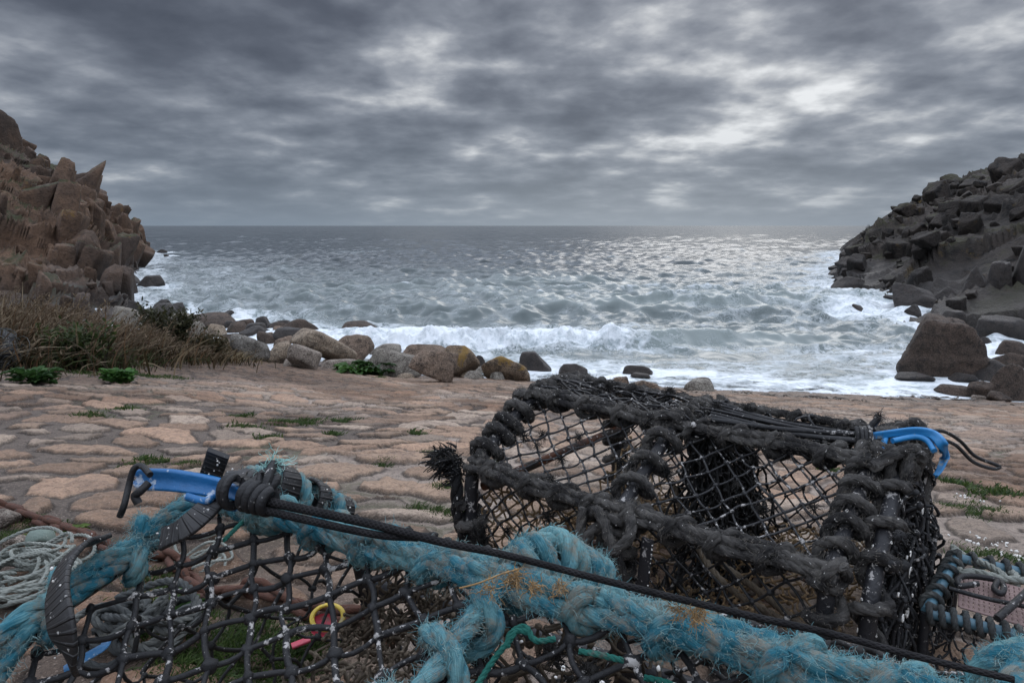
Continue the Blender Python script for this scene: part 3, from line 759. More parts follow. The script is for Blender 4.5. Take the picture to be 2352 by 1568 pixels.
def ground_full(x, y):
    z0 = ground0(x, y); r = np.hypot(x, y)
    z = z0.copy(); n = len(x)
    col = np.zeros((n, 4)); col[:, 3] = 1
    near = (r < 17) & (y > -1)
    xn, yn = x[near], y[near]
    e, bid, mx, my = setts(xn, yn)
    one = np.zeros_like(bid)
    rnd = _h(bid, one, one, 21); r2 = _h(bid, one, one, 22); r3 = _h(bid, one, one, 23)
    # where the setts lie bare and where earth and mortar bury them
    bury = sstep(0.02, 0.45, fbm2(xn * 0.55 + 3, yn * 0.42, 4, 31)) * 0.6 * (1 - 0.8 * sstep(0.5, -0.8, xn) * sstep(4.5, 3.5, yn))
    earth = 0.75 * sstep(-1.4, -3.8, xn + 0.55 * fbm2(xn * 0.8, yn * 0.8, 3, 77) * 2) * sstep(4.0, 5.6, yn)
    left = sstep(0.2, -1.6, xn + fbm2(xn, yn, 3, 41) * 0.8) * sstep(5.5, 3.0, yn)
    width = 0.045 + 0.08 * r3 + 0.12 * left * r2 + 0.13 * bury
    stone = sstep(width, width + 0.045, e)
    dome = np.clip((e - width) / 0.36, 0, 1)
    h = (0.003 + 0.009 * rnd) * (1 - (1 - dome) ** 2.2) + 0.012 * stone
    tilt = (mx * (rnd - 0.5) + my * (r2 - 0.5)) * 0.028 * stone
    rough = 0.010 * fbm2(xn * 9, yn * 9, 4, 51, 0.6) + 0.006 * fbm2(xn * 30, yn * 30, 3, 52)
    hh = (h + tilt) * (1 - 0.8 * earth) - 0.02 * bury + rough * (1 + 1.2 * earth) + 0.03 * fbm2(xn * 0.9, yn * 0.9, 3, 53)
    z[near] += hh * sstep(17, 14, r[near])
    st_a = np.array([0.405, 0.265, 0.180]); st_b = np.array([0.325, 0.228, 0.160]); st_c = np.array([0.41, 0.318, 0.245])
    sc = st_a * (1 - r2[:, None]) + st_b * r2[:, None]
    sc = np.where((r3 > 0.66)[:, None], st_c, sc) * (0.62 + 0.72 * rnd[:, None])
    pale = sstep(0.0, 0.35, fbm2(xn * 0.45 - 2, yn * 0.6, 3, 61) + 0.36 - 0.60 * left - 0.35 * earth + 0.25 * sstep(-0.8, 0.5, xn) * sstep(7, 3, yn))
    mo = np.array([0.135, 0.108, 0.090]) * (1 - pale[:, None]) + np.array([0.39, 0.318, 0.262]) * pale[:, None]
    mo = mo * (1 + 0.28 * fbm2(xn * 5, yn * 5, 3, 63)[:, None])
    s_ = (stone * (1 - 0.75 * earth) * (1 - 0.55 * bury))[:, None]
    cc = mo * (1 - s_) + sc * s_
    cc = cc * (1 - 0.42 * earth[:, None] * np.array([0.9, 1.0, 1.05]))
    gr = np.exp(-((e - width - 0.005) / 0.026) ** 2) * (0.65 + 0.4 * r2)                                  # dirt packed round each stone
    cc = cc * (1 - 0.85 * gr[:, None])
    moss = sstep(0.20, 0.42, fbm2(xn * 1.1 + 9, yn * 1.1, 4, 71)) * sstep(0.14, 0.0, e) * sstep(8, 4, yn)
    cc = cc * (1 - 0.6 * moss[:, None]) + np.array([0.045, 0.062, 0.018]) * 0.6 * moss[:, None]
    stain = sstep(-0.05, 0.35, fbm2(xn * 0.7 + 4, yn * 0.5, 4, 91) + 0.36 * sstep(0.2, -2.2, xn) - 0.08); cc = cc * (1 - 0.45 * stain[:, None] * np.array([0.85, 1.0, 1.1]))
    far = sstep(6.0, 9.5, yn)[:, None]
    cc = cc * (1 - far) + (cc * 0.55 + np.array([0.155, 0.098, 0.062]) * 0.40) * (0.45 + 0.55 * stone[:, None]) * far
    wet = sstep(SEA + 0.55, SEA + 0.12, z0[near] + 0.10 * fbm2(xn * 1.3, yn * 1.3, 3, 81))
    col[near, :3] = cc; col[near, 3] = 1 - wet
    bed = ~near
    col[bed, :3] = np.where(z0[bed, None] < SEA + 0.3, np.array([[0.10, 0.085, 0.07]]), np.array([[0.20, 0.15, 0.11]]))
    return z, col
def build_ground():
    th = np.concatenate([np.linspace(-180, -60, 46)[:-1], np.linspace(-60, -45, 40)[:-1], np.linspace(-45, 45, 1050), np.linspace(45, 60, 40)[1:], np.linspace(60, 180, 46)[1:]])
    th = np.radians(th)
    r = np.concatenate([np.linspace(0.05, 0.75, 10)[:-1], np.exp(np.linspace(math.log(0.75), math.log(15.5), 900)), np.exp(np.linspace(math.log(15.7), math.log(700), 60))])
    R, T = np.meshgrid(r, th, indexing='ij'); x = (R * np.sin(T)).ravel(); y = (R * np.cos(T)).ravel()
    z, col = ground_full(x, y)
    K, n = R.shape
    i, j = np.meshgrid(np.arange(K - 1), np.arange(n - 1), indexing='ij'); i, j = i.ravel(), j.ravel()
    q = np.stack([i * n + j, (i + 1) * n + j, (i + 1) * n + j + 1, i * n + j + 1], 1)
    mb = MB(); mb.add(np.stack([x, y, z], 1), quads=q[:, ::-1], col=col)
    # the patch right under the tripod
    k0 = np.arange(n - 1); mb.add(np.vstack([np.stack([x[:n], y[:n], z[:n]], 1), [[0, 0, float(ground0(0, 0))]]]), tris=np.stack([np.full(n - 1, n), k0 + 1, k0], 1), col=np.array([0.2, 0.16, 0.12, 1.0]))
    return tag(mb.build('slipway', M['slip_stone']), kind='structure')
build_ground()

# ------------------------------------------------------------------ coast lines used by sea, cliff and headland
cl_base = [onz(px, py, SEA) for px, py in ((340, 578), (318, 592), (300, 606), (280, 624), (262, 645), (246, 668), (235, 690), (170, 716), (40, 735), (-140, 752), (-600, 775), (-1800, 800))]
hd_base = [onz(px, py, SEA) for px, py in ((1930, 577), (1952, 600), (1958, 622), (1930, 655), (1985, 662), (2055, 678), (2062, 712), (2150, 722), (2245, 744), (2360, 762), (2560, 790), (3000, 830), (4200, 860))]
cl_ridge = [aty(px, py, d) for px, py, d in ((340, 574, 76), (322, 552, 73), (298, 540, 71), (272, 512, 69), (238, 480, 67), (205, 474, 64), (185, 440, 62), (145, 404, 60), (75, 384, 57), (45, 358, 54), (14, 290, 52), (-60, 262, 49), (-200, 270, 44), (-700, 265, 34), (-2000, 260, 24))]
hd_ridge = [aty(px, py, d) for px, py, d in ((1930, 573, 78), (1965, 545, 78), (2003, 520, 78), (2045, 490, 76), (2120, 462, 75), (2190, 437, 74), (2262, 405, 73), (2318, 378, 72), (2350, 360, 71), (2450, 315, 68), (2640, 240, 62), (3200, 215, 46), (4400, 200, 32))]

# ------------------------------------------------------------------ sea
def seg_dist(x, y, line):
    best = np.full(x.shape, 1e9)
    for a, b in zip(line[:-1], line[1:]):
        ax, ay, bx, by = a[0], a[1], b[0], b[1]; dx, dy = bx - ax, by - ay
        t = np.clip(((x - ax) * dx + (y - ay) * dy) / (dx * dx + dy * dy + 1e-9), 0, 1)
        best = np.minimum(best, np.hypot(x - ax - t * dx, y - ay - t * dy))
    return best
sea_rocks = []
def build_sea():
    th = np.radians(np.concatenate([np.linspace(-75, -44, 60)[:-1], np.linspace(-44, 44, 1000), np.linspace(44, 75, 60)[1:]]))
    r = np.concatenate([np.exp(np.linspace(math.log(8.5), math.log(1500), 1150)), np.exp(np.linspace(math.log(1520), math.log(9000), 60))])
    R, T = np.meshgrid(r, th, indexing='ij'); K, n = R.shape
    x0 = (R * np.sin(T)).ravel(); y0 = (R * np.cos(T)).ravel(); rr = R.ravel()
    sp = np.gradient(r)[:, None].repeat(n, 1).ravel()
    g = ground0(x0, y0); dep = SEA - g
    rs = np.random.default_rng(5)
    z = np.zeros_like(x0); dx = np.zeros_like(x0); dy = np.zeros_like(x0)
    gust = 1 + 0.5 * fbm2(x0 * 0.05, y0 * 0.05, 3, 3)
    WW = [fbm2(x0 * 0.11 + 5 * k, y0 * 0.11, 2, 100 + k) * 2.2 for k in range(6)]
    for k in range(96):
        lam = math.exp(rs.uniform(math.log(0.34), math.log(7.5))) if k < 86 else rs.uniform(9, 26); a = 0.0074 * lam ** 0.92 * rs.uniform(0.5, 1.3) * (2.1 if lam < 1.4 else 1.0 if lam < 3 else 0.45 if lam < 8 else 0.30)
        th_ = math.radians(rs.normal(-8, 34)); kx, ky = math.sin(th_), -math.cos(th_)
        w = 2 * PI / lam; ph = w * (kx * x0 + ky * y0) + rs.uniform(0, 6.28) + 0.9 * WW[k % 6] * (9.0 / lam) ** 0.4
        at = sstep(1.6, 4.0, lam / sp) * a * gust
        z += at * np.cos(ph); dx -= 0.42 * kx * at * np.sin(ph); dy -= 0.42 * ky * at * np.sin(ph)
    shore = sstep(0.0, 2.2, dep)
    far_damp = 1.0
    z *= (0.30 + 0.70 * shore) * far_damp; dx *= shore; dy *= shore
    chop = z.copy()
    # the breaker rolling in, tipped over on its left half
    yc = 15.2 + 0.020 * (x0 + 1) ** 2 + 0.35 * fbm2(x0 * 0.5, x0 * 0 + 2, 2, 9); q = y0 - yc
    amp = 0.34 * sstep(-8.5, -2.5, x0) * sstep(11.5, 3.0, x0)
    face = np.where(q < 0, np.exp(-(q / 0.42) ** 2), np.exp(-(q / 1.7) ** 2))
    z += amp * face
    q2 = y0 - (21.5 + 0.012 * (x0 - 2) ** 2 + 0.6 * fbm2(x0 * 0.3, x0 * 0 + 5, 2, 19)); amp2 = 0.34 * sstep(-4, 0.5, x0) * sstep(16, 6, x0)
    z += amp2 * np.where(q2 < 0, np.exp(-(q2 / 0.8) ** 2), np.exp(-(q2 / 2.2) ** 2))
    q3 = y0 - (31.0 + 0.8 * fbm2(x0 * 0.25, x0 * 0 + 8, 2, 29)); amp3 = 0.30 * (0.5 + 0.5 * np.sin(x0 * 0.35 + 1)) * sstep(-16, -8, x0) * sstep(18, 8, x0)
    z += amp3 * np.exp(-(q3 / 1.3) ** 2)
    # foam ----------------------------------------------------------
    big = fbm2(x0 * 0.16, y0 * 0.28, 4, 201); mid = fbm2(x0 * 0.6, y0 * 1.0, 4, 203); sm = fbm2(x0 * 2.4, y0 * 3.2, 3, 205)
    band = sstep(23.5, 15.5, y0 + 3.2 * big + 0.020 * np.maximum(x0 - 3, 0) ** 2 * 0 + 0.10 * x0)
    backz = sstep(15.8, 16.4, y0 + 0.3 * mid) * sstep(19.0, 17.5, y0 + mid) * 0.45
    lacez = np.maximum(backz, sstep(11.2, 12.6, y0 + 0.8 * mid) * sstep(15.2, 14.4, y0)) * sstep(-3.2, 0.2, x0 + 1.2 * mid); off_r = sstep(1.5, 5.0, x0 + 1.5 * mid) * sstep(14.5, 16.0, y0)
    f = 0.92 * band * (1 - 0.52 * lacez) * (1 - 0.50 * off_r)
    f = np.maximum(f, 0.80 * sstep(0.55, 0.12, dep + 0.30 * mid))
    roll = np.exp(-((q + 0.15) / 0.55) ** 2) * sstep(-8.0, -4.0, x0) * sstep(3.4, 2.2, x0 + 0.6 * mid)
    f = np.maximum(f, 1.25 * roll)
    clean = np.exp(-((q + 0.35) / 0.40) ** 2) * sstep(2.4, 3.8, x0) * sstep(10, 6, x0)
    f *= 1 - 0.75 * clean
    under = np.exp(-((q + 1.25) / 0.45) ** 2) * sstep(-3.0, 1.0, x0) * sstep(9, 5, x0)
    f *= 1 - 0.55 * under
    dl = np.minimum(seg_dist(x0, y0, cl_base), seg_dist(x0, y0, hd_base))
    wob = 1 + 0.7 * mid + 0.6 * big
    f = np.maximum(f, 0.72 * sstep(5.0, 0.4, dl / np.maximum(wob, 0.3)) * sstep(110, 60, rr))
    f = np.maximum(f, 0.32 * sstep(14, 3, dl / np.maximum(wob, 0.3)) * sstep(95, 50, rr))
    for (cx, cy, rad) in sea_rocks:
        dd = np.hypot(x0 - cx, (y0 - cy) * 0.8); f = np.maximum(f, 0.95 * sstep(rad + 1.6, rad * 0.7, dd + 0.8 * mid))
    cap = sstep(0.24, 0.40, chop + 0.16 * mid + 0.12 * big) * sstep(300, 40, rr)
    f = np.maximum(f, 0.45 * cap)
    f = np.maximum(f, 0.22 * sstep(50, 26, y0 + 10 * big - 0.25 * x0))
    f = np.maximum(f, 0.10 * sstep(-0.05, 0.45, big) * sstep(160, 40, rr))
    f = np.clip(f + 0.14 * sm * (f > 0.1), 0, 1)
    z += (0.05 * mid + 0.035 * sm) * sstep(0.5, 1, f) * sstep(60, 20, rr)
    rolls = np.clip(roll, 0, 1); lump = fbm2(x0 * 3.2, y0 * 3.2, 4, 301, 0.6)
    z += rolls * (0.02 + 0.20 * lump); dy -= rolls * (0.08 + 0.10 * lump)
    # thin run-up over the stones
    run = SEA + 0.10 + 0.13 * fbm2(x0 * 0.55, y0 * 0.1, 3, 401) + 0.07 * fbm2(x0 * 2.1, y0 * 0.7, 3, 402)
    zz = SEA + z
    film = g + 0.035 + 0.015 * sm
    onstone = (dep < 0.5)
    k = sstep(0.55, 0.12, dep)
    zz = np.where(onstone, zz * (1 - k) + np.where(film < run, np.maximum(film, SEA + 0.02), np.minimum(zz, g - 0.15)) * k, zz)
    f = np.where(dep < 0.14, np.clip(f * 0.85 + 0.45 * mid + 0.15 * sm, 0, 1), f)
    shal = sstep(60, 12, y0 + 6 * big) * 0.75 * (0.6 + 0.8 * sstep(0.05, 0.40, zz - SEA)) + 0.5 * clean
    thin = sstep(0.16, 0.03, dep + 0.05 * sm); col = np.stack([np.clip(shal, 0, 1), thin, f * 0, f], 1)
    i, j = np.meshgrid(np.arange(K - 1), np.arange(n - 1), indexing='ij'); i, j = i.ravel(), j.ravel()
    qd = np.stack([i * n + j, (i + 1) * n + j, (i + 1) * n + j + 1, i * n + j + 1], 1)
    mb = MB(); mb.add(np.stack([x0 + dx, y0 + dy, zz], 1), quads=qd[:, ::-1], col=col)
    return tag(mb.build('sea', M['sea_water']), kind='structure')

# ------------------------------------------------------------------ cliff and headland
def loft(base, ridge, U, V, prof, back=14.0):
    def two(line):                                      # the part in view finely, the two far points beyond it coarsely
        k = len(line) - 2; s1 = spline(line, (len(line) - 1) * 16); cut = (k - 1) * 16
        return np.concatenate([resample(s1[:cut + 1], n=460), resample(s1[cut:], n=U - 459)[1:]])
    b = two(base); r = two(ridge)
    v = np.linspace(-0.12, 1.0, V); rows = []
    for vv in v:
        p = b * (1 - vv) + r * vv
        p[:, 2] = b[:, 2] + (r[:, 2] - b[:, 2]) * (np.sign(vv) * abs(vv) ** prof)
        rows.append(p)
    P = np.stack(rows, 1)                                  # U,V,3
    out = nrm(r - b) * np.array([1, 1, 0]); out = nrm(out)
    bk = np.stack([P[:, -1] + out * back * t + np.array([0, 0, 1.0]) * (-4.5 * t * t) for t in np.linspace(0.08, 1, 9)], 1)
    return np.concatenate([P, bk], 1), v
def crag(name, base, ridge, mat, prof, nblk, seed, size, heath_from=None, blk_v=(0.0, 1.0), lean=0.2, kind_rough=1.0, sub=3, tall=1.5, cell=(2.0, 2.0, 3.8)):
    U, V = 760, 260
    P, v = loft(base, ridge, U, V, prof)
    Vt = P.shape[1]
    du = np.gradient(P, axis=0); dv = np.gradient(P, axis=1); N = nrm(np.cross(dv, du))
    if N[..., 1].mean() > 0: N = -N
    def blur(A, k, ax):
        pad = [(0, 0)] * 3; pad[ax] = (k, k); C = np.cumsum(np.pad(A, pad, mode='edge'), axis=ax); C = np.concatenate([np.zeros_like(np.take(C, [0], ax)), C], ax); n = A.shape[ax]
        return np.take(C, np.arange(n) + 2 * k + 1, ax) - np.take(C, np.arange(n), ax)
    N = nrm(blur(blur(N, 45, 0), 30, 1)); N = nrm(blur(blur(N, 45, 0), 30, 1))
    flat = P.reshape(-1, 3); nf = N.reshape(-1, 3)
    amp = np.clip(np.linspace(0.12, 3.55, U), 0, 1)[:, None].repeat(Vt, 1).ravel() * kind_rough
    vv = np.concatenate([v, np.full(Vt - V, 1.1)])[None, :].repeat(U, 0).ravel()
    Rm = np.array(Matrix.Rotation(-lean * 1.1, 3, 'Y') @ Matrix.Rotation(0.5, 3, 'Z'))
    wp = flat + 0.55 * np.stack([fbm(flat * 0.45, 2, seed + 61), fbm(flat * 0.45, 2, seed + 62), fbm(flat * 0.45, 2, seed + 63)], 1)
    q1 = (wp @ Rm.T)
    i1, j1, e1, m1 = vor3(q1 / np.array(cell), seed); i2, j2, e2, m2 = vor3(q1 / (np.array(cell) * 0.42), seed + 20)
    disp = 0.9 * fbm(flat * np.array([0.16, 0.16, 0.12]), 4, seed, gain=0.55)
    disp += 1.15 * (i1 - 0.5) + (m1[:, 0] * (j1 - 0.5) + m1[:, 2] * 0.4) * 0.7 - 0.55 * np.exp(-e1 / 0.06)
    disp += 0.34 * (i2 - 0.5) + (m2[:, 2] * 0.3 + m2[:, 1] * (j2 - 0.5)) * 0.30 - 0.18 * np.exp(-e2 / 0.06) + 0.04 * fbm(flat * 2.2, 3, seed + 9)
    fade = np.clip(0.16 / np.linalg.norm(du, axis=2), 0.25, 1.0).ravel(); disp = 0.9 * fbm(flat * np.array([0.16, 0.16, 0.12]), 4, seed, gain=0.55) * (1 - fade) + disp * fade
    hf = np.zeros(len(flat)) if heath_from is None else sstep(heath_from - 0.2, heath_from + 0.25, vv + 0.10 * fbm(flat * 0.12, 3, seed + 4))
    topf = np.clip(1.3 - vv, 0.30, 1.0) * (1 - 0.75 * hf) * (0.45 + 0.55 * sstep(-0.06, 0.20, vv))
    q = flat + nf * ((disp - 0.35) * amp * topf)[:, None]
    q[:, 2] += hf * 0.25 * fbm(flat * 0.9, 4, seed + 31)
    i, j = np.meshgrid(np.arange(U - 1), np.arange(Vt - 1), indexing='ij'); i, j = i.ravel(), j.ravel()
    qd = np.stack([i * Vt + j, (i + 1) * Vt + j, (i + 1) * Vt + j + 1, i * Vt + j + 1], 1)
    mb = MB(); mb.add(q, quads=qd, col=np.stack([hf, hf, hf, np.ones_like(hf)], 1))
    r_ = np.random.default_rng(seed)
    G = q.reshape(U, Vt, 3)
    for k in range(nblk * 2):
        little = k >= nblk
        fu = r_.uniform(0, 1); fv = blk_v[0] + (blk_v[1] - blk_v[0]) * r_.uniform(0, 1) ** 1.15
        if fu < (0.19 if heath_from else 0.085): continue
        if heath_from and ((fu < 0.42 and fv > 0.30) or (fu < 0.33 and fv > 0.10)): continue
        a = int(fu * (U - 1)); b = int(max(0, fv + 0.12) / 1.12 * (V - 1)); c = G[a, b]
        s = size * math.hypot(c[0], c[1]) * min(1.7, math.exp(r_.normal(0, 0.45))) * min(1.0, 0.12 + 1.25 * fu) * (0.45 if little else 1.0) * (0.5 if heath_from and fu < 0.32 else 1.0)
        vtx, fc = rockbox(seed * 1000 + k, 60, sub + (0 if little else 1), 0.05, 0.045)
        sc = np.array([r_.uniform(0.5, 1.1), r_.uniform(0.6, 1.1), r_.uniform(0.55, tall)]) * s
        t1 = r_.normal(lean, 0.17); t2 = r_.normal(0, 0.16); rz = r_.normal(0.3, 0.40)
        R = np.array(Matrix.Rotation(rz, 3, 'Z') @ Matrix.Rotation(t1, 3, 'Y') @ Matrix.Rotation(t2, 3, 'X'))
        w = (vtx * sc) @ R.T + c + N[a, b] * s * r_.uniform(-0.70, -0.20)
        w[:, 2] -= max(0.0, w[:, 2].max() - (P[max(0, a - 40), V - 1, 2] + 0.04 * s))
        mb.add(w, tris=fc, col=np.array([0, 0, 0, 1.0]))
    return tag(mb.build(name, mat), kind='structure')
crag('cliff', cl_base, cl_ridge, M['cliff_rock'], 1.12, 640, 41, 0.0132, lean=0.24, tall=2.6, blk_v=(-0.05, 0.95))
crag('headland', hd_base, hd_ridge, M['headland_rock'], 0.92, 950, 57, 0.0112, cell=(5.0, 3.4, 2.4), heath_from=0.66, blk_v=(-0.06, 0.45), lean=-0.5, kind_rough=0.8, tall=1.1)

# ------------------------------------------------------------------ boulders
def boulder(box, mat, label, seed, planes=9, p=9, depth=0.75, rz=0.0, tilt=0.0, pre=(1, 1, 1), rough=0.06, fine=0.02, group=None, sub=4, name='boulder', sink=0.12, dist=None, flat=False, cat='boulder', taper=0.38, ltaper=0.0):
    l, t, r, b = box
    c = ongr((l + r) / 2, b) if dist is None else aty((l + r) / 2, b, dist)
    d = math.hypot(c[0], c[1]); dep = c[1] * CP + (CAMZ - c[2]) * SP
    W = (r - l) / 1568 * dep; H = (b - t) / 1568 * dep * 1.08
    D = max(W, H * 0.7) * depth
    v, f = rock(seed, planes, p * 1.25, sub, rough * 1.5, fine * 1.6)
    v = v * np.array([1, 1, 1.0]); tz = (v[:, 2] - v[:, 2].min()) / (v[:, 2].max() - v[:, 2].min()); v[:, :2] *= (1 - taper * tz ** 1.4)[:, None]; v[:, 0] = np.where(v[:, 0] < 0, v[:, 0] * (1 - ltaper * tz), v[:, 0]); v[:, 0] += tz * (_h(np.array([seed]), np.array([3]), np.array([7]), 5)[0] - 0.5) * 0.5 * taper
    az = math.atan2(c[0], c[1])
    H2 = H * (1 + sink)
    v = fit(v, W, D, H2, rz, tilt, pre)
    ca, sa = math.cos(-az), math.sin(-az)
    v = v @ np.array([[ca, -sa, 0], [sa, ca, 0], [0, 0, 1]]).T
    v = v + np.array([c[0] + math.sin(az) * D * 0.42, c[1] + math.cos(az) * D * 0.42, c[2] - H * sink + H2 / 2])
    mb = MB(); mb.add(v, tris=f)
    o = mb.build(name, M[mat], origin=(c[0], c[1], c[2]))
    if c[2] < SEA + 0.15: sea_rocks.append((c[0] + math.sin(az) * D * 0.42, c[1] + math.cos(az) * D * 0.42, max(W, D) * 0.5))
    return tag(o, label, cat, group)
def Z6(a, b, c, d): return (516.8 + a * .3662, 689 + b * .3662, 516.8 + c * .3662, 689 + d * .3662)
def Z5(a, b, c, d): return (a * .43955, 229.7 + b * .43955, c * .43955, 229.7 + d * .43955)
def Z7(a, b, c, d): return (1837.5 + a * .4029, 315.8 + b * .4029, 1837.5 + c * .4029, 315.8 + d * .4029)
def Z3(a, b, c, d): return (976.2 + a * .25, 832.6 + b * .25, 976.2 + c * .25, 832.6 + d * .25)
SH = 'boulders along the top of the slipway'
boulder(Z6(45, 226, 288, 378), 'granite_spotted', 'grey round boulder dotted with white lichen at the edge of the dry grass', 1, 5, 5, 0.9, group=SH)
boulder(Z6(258, 278, 440, 400), 'granite_tan', 'low tan boulder between the white spotted boulder and the big rounded log shaped one', 2, 6, 6, 0.8, group=SH)
boulder(Z6(395, 290, 612, 436), 'granite_pale', 'pale wedge boulder sloping down right in front of the log shaped boulder', 3, 8, 10, 0.6, tilt=0.5, pre=(1.6, 1, 0.8), group=SH)
boulder(Z6(428, 203, 828, 424), 'granite_tan', 'big smooth log shaped boulder leaning down to the right', 14, 3, 4.5, 0.62, tilt=0.50, pre=(2.5, 1, 1.02), rough=0.035, sub=5, group=SH, taper=0.0)
boulder(Z6(708, 242, 942, 405), 'granite_brown', 'rounded brown boulder just behind the right end of the log shaped boulder', 5, 8, 8, 0.8, group=SH)
boulder(Z6(600, 382, 855, 445), 'granite_pale', 'low pale boulder half buried at the foot of the log shaped boulder', 6, 6, 7, 0.6, group=SH)
boulder(Z6(843, 328, 1262, 482), 'granite_grey', 'long tan boulder with a humped back beside a green weed', 17, 7, 7, 0.55, pre=(1.6, 1, 1), sub=5, group=SH)
boulder(Z6(1155, 335, 1472, 520), 'granite_brown', 'brown boulder with a peaked top sloping to a long toe on the right', 28, 7, 12, 0.55, tilt=0.55, pre=(1.7, 1, 0.9), sub=5, group=SH)
boulder(Z6(1100, 297, 1420, 402), 'granite_brown', 'long dark brown boulder lying behind the peaked one', 9, 6, 7, 0.5, pre=(1.6, 1, 1), group=SH, dist=12.6)
boulder(Z6(1365, 307, 1604, 495), 'granite_lichen', 'upright squarish boulder with rusty lichen along its top', 30, 10, 12, 0.7, sub=5, group=SH)
boulder(Z6(1605, 365, 1918, 512), 'granite_lichen', 'humped boulder covered in orange and yellow lichen', 31, 7, 8, 0.7, sub=5, group=SH)
boulder(Z6(1843, 340, 2058, 452), 'granite_wet', 'dark peaked boulder at the water edge behind the lichen covered one', 12, 7, 9, 0.8, group=SH)
boulder(Z6(2090, 410, 2275, 478), 'granite_wet', 'dark flat topped rock in the surf behind the black lobster pot', 13, 8, 14, 0.7, group='rocks in the surf')
boulder(Z6(1543, 357, 1652, 445), 'granite_wet', 'small dark boulder tucked behind the squarish rusty topped one', 44, 7, 8, 0.8, group=SH)
boulder(Z6(1078, 464, 1187, 494), 'granite_tan', 'small smooth cobble lying alone in front of the humped boulders', 15, 5, 5, 0.8, group=SH)
boulder(Z6(905, 290, 1110, 352), 'granite_grey', 'flat wet slab lying in the foam behind the long tan boulder', 25, 8, 14, 0.6, group='rocks in the surf')
boulder(Z6(72, 128, 192, 192), 'granite_damp', 'rounded dark rock left of the taller one in the white surf', 16, 6, 7, group='rocks in the surf')
boulder(Z6(183, 109, 287, 178), 'granite_wet', 'blocky dark rock standing tallest of the cluster in the white surf', 18, 8, 10, group='rocks in the surf')
boulder(Z6(258, 150, 342, 188), 'granite_wet', 'small dark rock touching the right foot of the tallest surf rock', 19, 7, 9, group='rocks in the surf')
boulder(Z6(328, 130, 414, 154), 'granite_wet', 'low flat dark rock farthest right of the surf cluster', 20, 7, 9, group='rocks in the surf')
boulder(Z6(78, 172, 282, 236), 'granite_wet', 'black jagged rock in front of the surf cluster', 21, 10, 14, group='rocks in the surf')
boulder(Z6(368, 129, 597, 226), 'granite_damp', 'large brown rock rising behind the log shaped boulder in the surf', 22, 7, 8, group='rocks in the surf')
boulder(Z6(305, 190, 560, 285), 'granite_wet', 'dark ridge of rock directly behind the log shaped boulder', 23, 8, 10, group='rocks in the surf')
boulder(Z6(603, 195, 714, 260), 'granite_wet', 'small dark boulder in the foam above the log shaped boulder', 24, 6, 7, group='rocks in the surf')
boulder(Z6(708, 151, 974, 228), 'granite_damp', 'domed grey rock with surf pouring over it', 26, 6, 7, 0.7, group='rocks in the surf')
boulder(Z6(-10, 134, 78, 176), 'granite_wet', 'thin dark rock at the left end of the surf cluster', 27, 8, 12, group='rocks in the surf')
boulder(Z6(205, 205, 345, 285), 'granite_damp', 'brown boulder right behind the white spotted one', 29, 7, 8, group=SH)
boulder(Z6(-40, 225, 125, 295), 'granite_damp', 'low brown boulder left of the white spotted one', 32, 7, 8, group=SH)
boulder(Z5(1145, 1252, 1240, 1306), 'granite_pale', 'small pale boulder at the right end of the dry grass', 33, 7, 8, group=SH)
boulder(Z5(575, 1027, 655, 1080), 'granite_wet', 'dark rock at the foot of the cliff above the grass', 34, 9, 14, group='rocks below the cliff')
boulder(Z5(800, 1047, 902, 1100), 'granite_wet', 'dark pointed rock just left of the small triangular one below the cliff', 35, 9, 14, group='rocks below the cliff')
boulder(Z5(892, 1064, 968, 1116), 'granite_wet', 'small triangular rock with foam on its right side', 36, 7, 16, group='rocks below the cliff')
boulder(Z5(1170, 1102, 1224, 1128), 'granite_wet', 'single small dark rock awash in open foam', 37, 7, 9, group='rocks in the surf')
boulder(Z5(660, 1052, 770, 1140), 'granite_wet', 'long black rock behind the pale boulders at the grass edge', 38, 8, 12, group='rocks below the cliff')
boulder(Z5(760, 1075, 935, 1165), 'granite_wet', 'black hump of rock above the lichened grey boulder by the grass', 39, 8, 12, group='rocks below the cliff')
boulder(Z5(603, 1083, 745, 1195), 'granite_grey', 'pale grey boulder half hidden by the dry grass', 40, 7, 8, group=SH)
boulder(Z5(730, 1110, 850, 1215), 'granite_grey', 'grey boulder rising behind the middle of the dry grass', 140, 7, 8, group=SH)
boulder(Z5(870, 1124, 1010, 1215), 'granite_grey', 'light grey boulder on top of the grass bank', 41, 7, 8, group=SH)
boulder(Z5(955, 1168, 1095, 1275), 'granite_grey', 'smooth grey boulder in front of the light grey one beside the grass', 42, 6, 6, group=SH)
boulder(Z5(980, 1128, 1245, 1195), 'granite_damp', 'long low brown rock left of the surf cluster', 43, 8, 10, group=SH)
boulder(Z5(1085, 1175, 1185, 1235), 'granite_tan', 'tan boulder between the grass and the surf cluster', 141, 8, 9, group=SH)
boulder(Z5(600, 918, 728, 972), 'granite_wet', 'flat sloping rock touching the cliff foot in the foam', 45, 8, 12, group='rocks below the cliff')
boulder(Z5(718, 924, 860, 986), 'granite_wet', 'black angular rock standing clear of the cliff in the foam', 46, 8, 18, group='rocks below the cliff')
boulder(Z5(822, 781, 874, 800), 'granite_wet', 'tiny dark rock off the far tip of the cliff', 47, 8, 12, group='rocks below the cliff', sub=3)
boulder(Z5(856, 807, 886, 820), 'granite_wet', 'tiniest dark rock awash below the tip of the cliff', 48, 8, 12, group='rocks below the cliff', sub=3)
boulder(Z5(595, 1318, 724, 1388), 'granite_brown', 'rounded brown boulder sitting in front of the dry grass', 49, 5, 6, group=SH)
